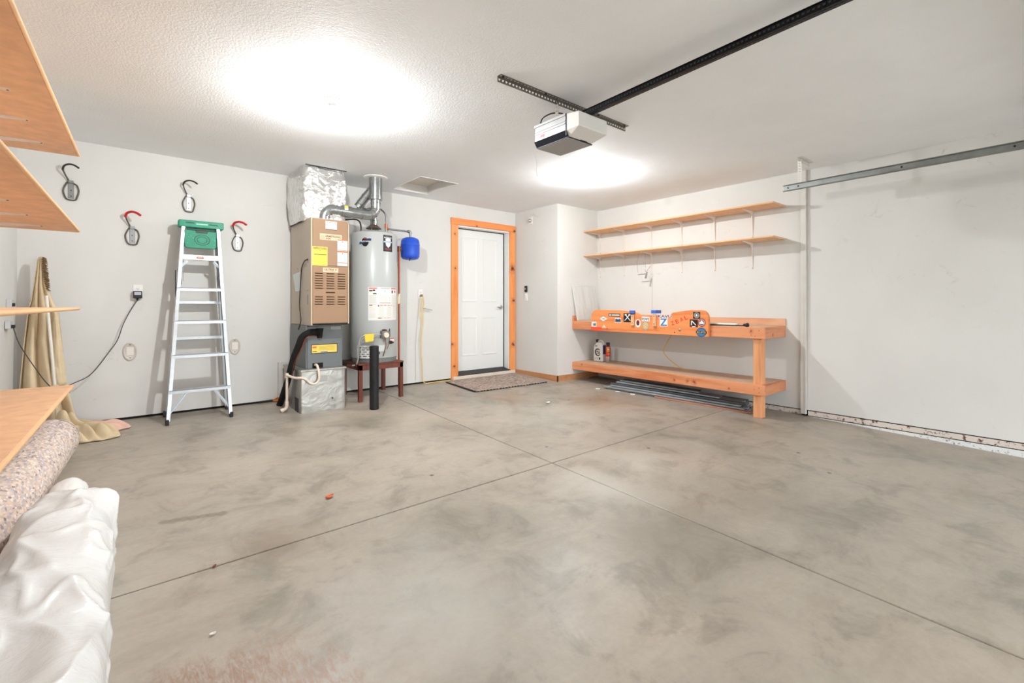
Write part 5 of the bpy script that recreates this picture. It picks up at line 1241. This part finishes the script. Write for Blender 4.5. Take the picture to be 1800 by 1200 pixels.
m = MB().lathe([(.012, 0), (.022, .01), (.022, .035), (.014, .045), (.014, .10)], (-.410, 5.20, .42), 14, (.07, -.08, -1)); m.tube([(-.406, 5.195, .40), (-.39, 5.17, FZ(5.17))], .011, 10); m.build('ferrule', mat('ferrule_tan', (206, 190, 160), .5), wp, smooth=40)
def heap(name, cx, cy, a, b, rot, h, seed, mt, label, cat, fold, top, flow):
    c_, s_ = cos(rot), sin(rot)
    def fn(u, v):
        th = u * 2 * pi; r = v
        px, py = r * cos(th), r * sin(th)
        rr = 1 + .16 * sin(3 * th + seed) * .6 + .16 * noise.noise(Vector((cos(th) * 2.2, sin(th) * 2.2, seed)))
        X, Y = px * a * rr, py * b * rr
        env = max(0, 1 - r ** 3)
        # long folds that swing round with the flow of the fabric
        ph = fold * (py * cos(flow * px) + .35 * px) + 1.6 * noise.noise(Vector((px * 1.7, py * 1.7, seed)))
        fo = (.5 + .5 * sin(ph)) ** .8
        n2 = noise.noise(Vector((px * 1.9 + seed, py * 1.9, 4.)))
        wx, wy = cx + X * c_ - Y * s_, cy + X * s_ + Y * c_
        zz = h * env ** .6 * (.16 + .95 * fo + .45 * n2) + top * env * max(0, -px) ** 1.3
        return (wx, wy, FZ(wy) + .006 + max(0.0, zz))
    m = MB().grid(fn, 120, 60, wrap=True)
    return tag(m.build(name, mt, smooth=180, solid=.005), label, cat)
heap('pink_cloth', -.165, 5.305, .215, .15, -.05, .060, 3.3, M_PINK, 'crumpled pale pink cloth on the floor beneath the beige canvas', 'cloth', 15., 0., .5)
heap('canvas_heap', -.235, 5.075, .215, .165, -.42, .105, 8.1, M_CANV, 'crumpled beige canvas drop cloth heaped on the floor by the bench end', 'cloth', 14., .30, .9)

def padmat():
    t = NT('rebond_pad')
    v = t.node('ShaderNodeTexVoronoi'); v.inputs['Scale'].default_value = 95.; v.inputs['Randomness'].default_value = 1.
    t.link(t.coords((1, .55, 1)), v.inputs['Vector'])
    sep = t.node('ShaderNodeSeparateColor'); t.link(v.outputs['Color'], sep.inputs[0])
    col = t.ramp(sep.outputs[0], [(0, lin((150, 136, 136))), (.10, lin((214, 196, 182))), (.35, lin((200, 180, 172))), (.5, lin((228, 212, 198))), (.64, lin((172, 166, 178))), (.72, lin((222, 196, 170))), (.9, lin((234, 222, 214))), (1, lin((138, 124, 122)))])
    t.base(col); t.b.inputs['Roughness'].default_value = .95; t.b.inputs['Specular IOR Level'].default_value = .1
    t.bump(v.outputs['Distance'], .4, .004); return t.m
M_PAD = padmat()
pr = thing('carpet_pad_roll', (-.46, 3.5, FZ(3.5)), 'rolled speckled carpet pad lying under the lowest left shelf', 'roll')
PA, PB, PRr = Vector((-.537, 2.42, FZ(2.42) + .155)), Vector((-.372, 4.54, FZ(4.54) + .155)), .150
Dp = (PB - PA).normalized(); Up = Vector((0, 0, 1)); Up = (Up - Dp * Up.dot(Dp)).normalized(); Sp = Dp.cross(Up)
def rollfn(u, v):
    a = u * 2 * pi; p = PA.lerp(PB, v); r = PRr + .004 * fbm((cos(a) * 2, sin(a) * 2, v * 12), 2)
    r -= .020 * max(0, (v - .965) / .035) ** 2
    return p + Sp * cos(a) * r + Up * sin(a) * r
MB().grid(rollfn, 64, 60, wrap=True).build('roll_surface', M_PAD, pr, smooth=60)
def spiral(k):
    q = k / 160.; a = q * 2 * pi * 6; r = .03 + (.122) * q
    return r, a
m = MB(); P = []; Fc = []
for k in range(161):
    r, a = spiral(k)
    for dr in (0, .017):
        p = PB + Dp * (-.004 + .003 * sin(a * 1.7)) + Sp * cos(a) * min(.143, r + dr) + Up * sin(a) * min(.143, r + dr); P.append(p)
for k in range(160): Fc.append((2 * k, 2 * k + 1, 2 * k + 3, 2 * k + 2))
m.add(P, Fc); m.build('roll_end', M_PAD, pr, solid=.006)
MB().lathe([(.142, 0), (.142, .003)], PB - Dp * .02, 40, Dp).build('roll_core', mat('core_dark', (90, 78, 72), .9), pr)

pb = plastic('film_white', (247, 247, 246), .04, .25)
pb.n['Mix Shader'].inputs[0].default_value = .12
n1 = pb.noise(5., 4, .55, None, 2.2); n2 = pb.noise(1., 4, .6, pb.coords((4, 16, 7), (0, 0, radians(-35))), 1.4)
pb.bump(pb.math('ADD', n1, pb.math('MULTIPLY', pb.math('ABSOLUTE', pb.math('SUBTRACT', n2, .5)), 1.6)), .20, .02)
bd = thing('plastic_bundle', (-.2, 2.2, FZ(2.2)), 'large crumpled bundle of white translucent plastic film in the foreground', 'plastic bundle')
QA, QB, QR = Vector((-.245, 2.75, FZ(2.75) + .088)), Vector((-.222, 3.56, FZ(3.56) + .088)), .082
Dq = (QB - QA).normalized(); Uq = (Vector((0, 0, 1)) - Dq * Dq.z).normalized(); Sq = Dq.cross(Uq)
def wrfn(u, v):
    a = u * 2 * pi; p = QA.lerp(QB, v); r = QR + .006 * fbm((cos(a) * 2.5, sin(a) * 2.5, v * 5), 3) - .02 * max(0, (v - .97) / .03) ** 2
    return p + Sq * cos(a) * r + Uq * sin(a) * r
MB().grid(wrfn, 48, 40, wrap=True).build('inner_roll', mat('wrap_white', (240, 239, 237), .35, coat=.2), bd, smooth=60)
MB().lathe([(.06, 0), (.055, .004), (.02, .002)], QB - Dq * .003, 30, Dq).build('roll_end_fold', mat('wrap_white', 0), bd, smooth=40)
def padedge(y): return (-.366 + (y - 2.69) * .0778) if y > 2.4 else -.385
def bundlefn(u, v):
    y = 3.00 - v * 2.05
    xr = -.035 - .03 * max(0, (y - 2.75) / .25) ** 2 - .035 * max(0, (2.3 - y) / 1.3)
    xl = padedge(y) + .006
    h = .275 * min(1, (v / .030) ** .5 if v > 0 else 0) + .025 * sin(v * 7 + .6)
    if v > .92: h *= max(.0, 1 - ((v - .92) / .08) ** 2)
    w_ = xr - xl
    th = u * pi; c_, n_ = cos(th), sin(th)
    a = .5 - .5 * math.copysign(abs(c_) ** .62, c_) - .05 * sin(2 * th) * (1 if th < pi / 2 else 0)
    b = abs(n_) ** .62
    p = Vector((xr - w_ * a, y, FZ(y) + .004 + h * b))
    c1 = abs(fbm((p.x * 2.6 + p.y * 2.2, p.y * 1.3 - p.x * 1.6, p.z * 2.6), 2)); c2 = abs(fbm((p.x * 5 - p.y * 1.6 + 4, p.y * 2.4 + p.x * 3, p.z * 5), 2))
    g = fbm((p.x * 2.6, p.y * 1.6, p.z * 2.6 + 5), 2) * .026 + .016 * max(0, 1 - c1 * 3.2) ** 2 + .010 * max(0, 1 - c2 * 4) ** 2
    k = min(1, b * 2.2) * min(1, v / .05) * (1 if a < .8 else max(0, (1 - a) / .2))
    d = Vector((.5 - a, 0, b * .8)).normalized()
    p += d * g * k
    # loose flap of film sticking out at the far right corner
    p += Vector((.05, .02, .02)) * max(0, 1 - abs(v - .075) / .075) * max(0, 1 - abs(a - .03) / .25) * b
    return p
MB().grid(bundlefn, 110, 170).build('film', pb.m, bd, smooth=180)

# ------------------------------------------------------------------ small things on the floor
def leaf(x, y, r, rot, mt, label, name, cat, seed):
    def fn(u, v):
        a = (u - .5) * 2; b = v * 2 - 1; wd = .55 * (1 - a * a) + .08
        X, Y = a * r, b * r * wd; wx, wy = x + X * cos(rot) - Y * sin(rot), y + X * sin(rot) + Y * cos(rot)
        return (wx, wy, FZ(wy) + .003 + r * (.35 * b * b + .25 * a * a) + .004 * abs(noise.noise(Vector((a * 2, b * 2, seed)))))
    tag(MB().grid(fn, 12, 8).build(name, mt, smooth=180, solid=.0015), label, cat)
leaf(.948, 2.824, .026, .3, mat('leaf_orange', (206, 104, 66), .7), 'small curled orange dry leaf on the concrete floor', 'dry_leaf', 'leaf', 1.)
leaf(.249, 1.962, .010, .1, mat('chip_white', (232, 228, 222), .6), 'tiny white chip on the floor near the rust stain', 'wood_chip', 'chip', 2.)
leaf(.315, 2.43, .010, .8, mat('chip_brown', (120, 62, 44), .7), 'tiny brown chip lying on the floor joint', 'wood_chip', 'chip', 3.)
leaf(3.70, 3.78, .030, .1, mat('chip_white', 0), 'small white flake on the floor in front of the doormat', 'paint_flake', 'flake', 4.)
for (x, y, lb) in ((1.03, 1.15, 'small dark screw hole cap on the ceiling near the top frame edge'), (2.39, 2.66, 'small dark nail head on the ceiling beside the opener')):
    pass

# ------------------------------------------------------------------ pieces that stand apart become parts of their own
def split_parts():
    for o in list(bpy.data.objects):
        if o.type != 'MESH' or o.get('kind') == 'stuff' or o.name.split('.')[0] in ('sticker', 'concrete_slab', 'louver'): continue
        if o.parent is None and o.get('kind') != 'structure': continue
        me = o.data; n = len(me.vertices)
        if n > 6000 or me.users > 1: continue
        par = list(range(n))
        def find(x):
            while par[x] != x: par[x] = par[par[x]]; x = par[x]
            return x
        for e in me.edges:
            a, b = find(e.vertices[0]), find(e.vertices[1])
            if a != b: par[a] = b
        comp = {}
        for v in me.vertices: comp.setdefault(find(v.index), []).append(v.index)
        if len(comp) < 2 or len(comp) > 400: continue
        keys = list(comp); bb = {}
        for k in keys:
            cs = [me.vertices[i].co for i in comp[k]]
            bb[k] = ([min(c[q] for c in cs) - .0025 for q in range(3)], [max(c[q] for c in cs) + .0025 for q in range(3)])
        g = {k: k for k in keys}
        def gf(x):
            while g[x] != x: x = g[x]
            return x
        for i, a in enumerate(keys):
            for b in keys[i + 1:]:
                if all(bb[a][0][q] <= bb[b][1][q] and bb[b][0][q] <= bb[a][1][q] for q in range(3)): g[gf(a)] = gf(b)
        cl = {}
        for k in keys: cl.setdefault(gf(k), []).extend(comp[k])
        if len(cl) < 2: continue
        big = 0
        for c in cl.values():
            cs = [me.vertices[i].co for i in c]
            big = max(big, max(max(q[j] for q in cs) - min(q[j] for q in cs) for j in range(3)))
        if o.parent is not None and (big < .05 or len(cl) > 12):
            o['kind'] = 'stuff'; continue
        mi = [p.material_index for p in me.polygons]; smooth_ = [p.use_smooth for p in me.polygons]
        for ci, c in enumerate(cl.values()):
            idx = {v: q for q, v in enumerate(c)}
            fs = [(pi_, p) for pi_, p in enumerate(me.polygons) if p.vertices[0] in idx]
            nm = bpy.data.meshes.new(me.name); nm.from_pydata([tuple(me.vertices[v].co) for v in c], [], [tuple(idx[v] for v in p.vertices) for _, p in fs])
            for m_ in me.materials: nm.materials.append(m_)
            nm.polygons.foreach_set('material_index', [mi[q] for q, _ in fs]); nm.polygons.foreach_set('use_smooth', [smooth_[q] for q, _ in fs])
            if any(smooth_): nm.set_sharp_from_angle(angle=radians(40))
            nm.update()
            if ci == 0: first = nm; continue
            if o.parent is None: continue
            d = o.copy(); d.data = nm; COL.objects.link(d)
            for ch in d.children: pass
        if o.parent is not None: o.data = first
split_parts()
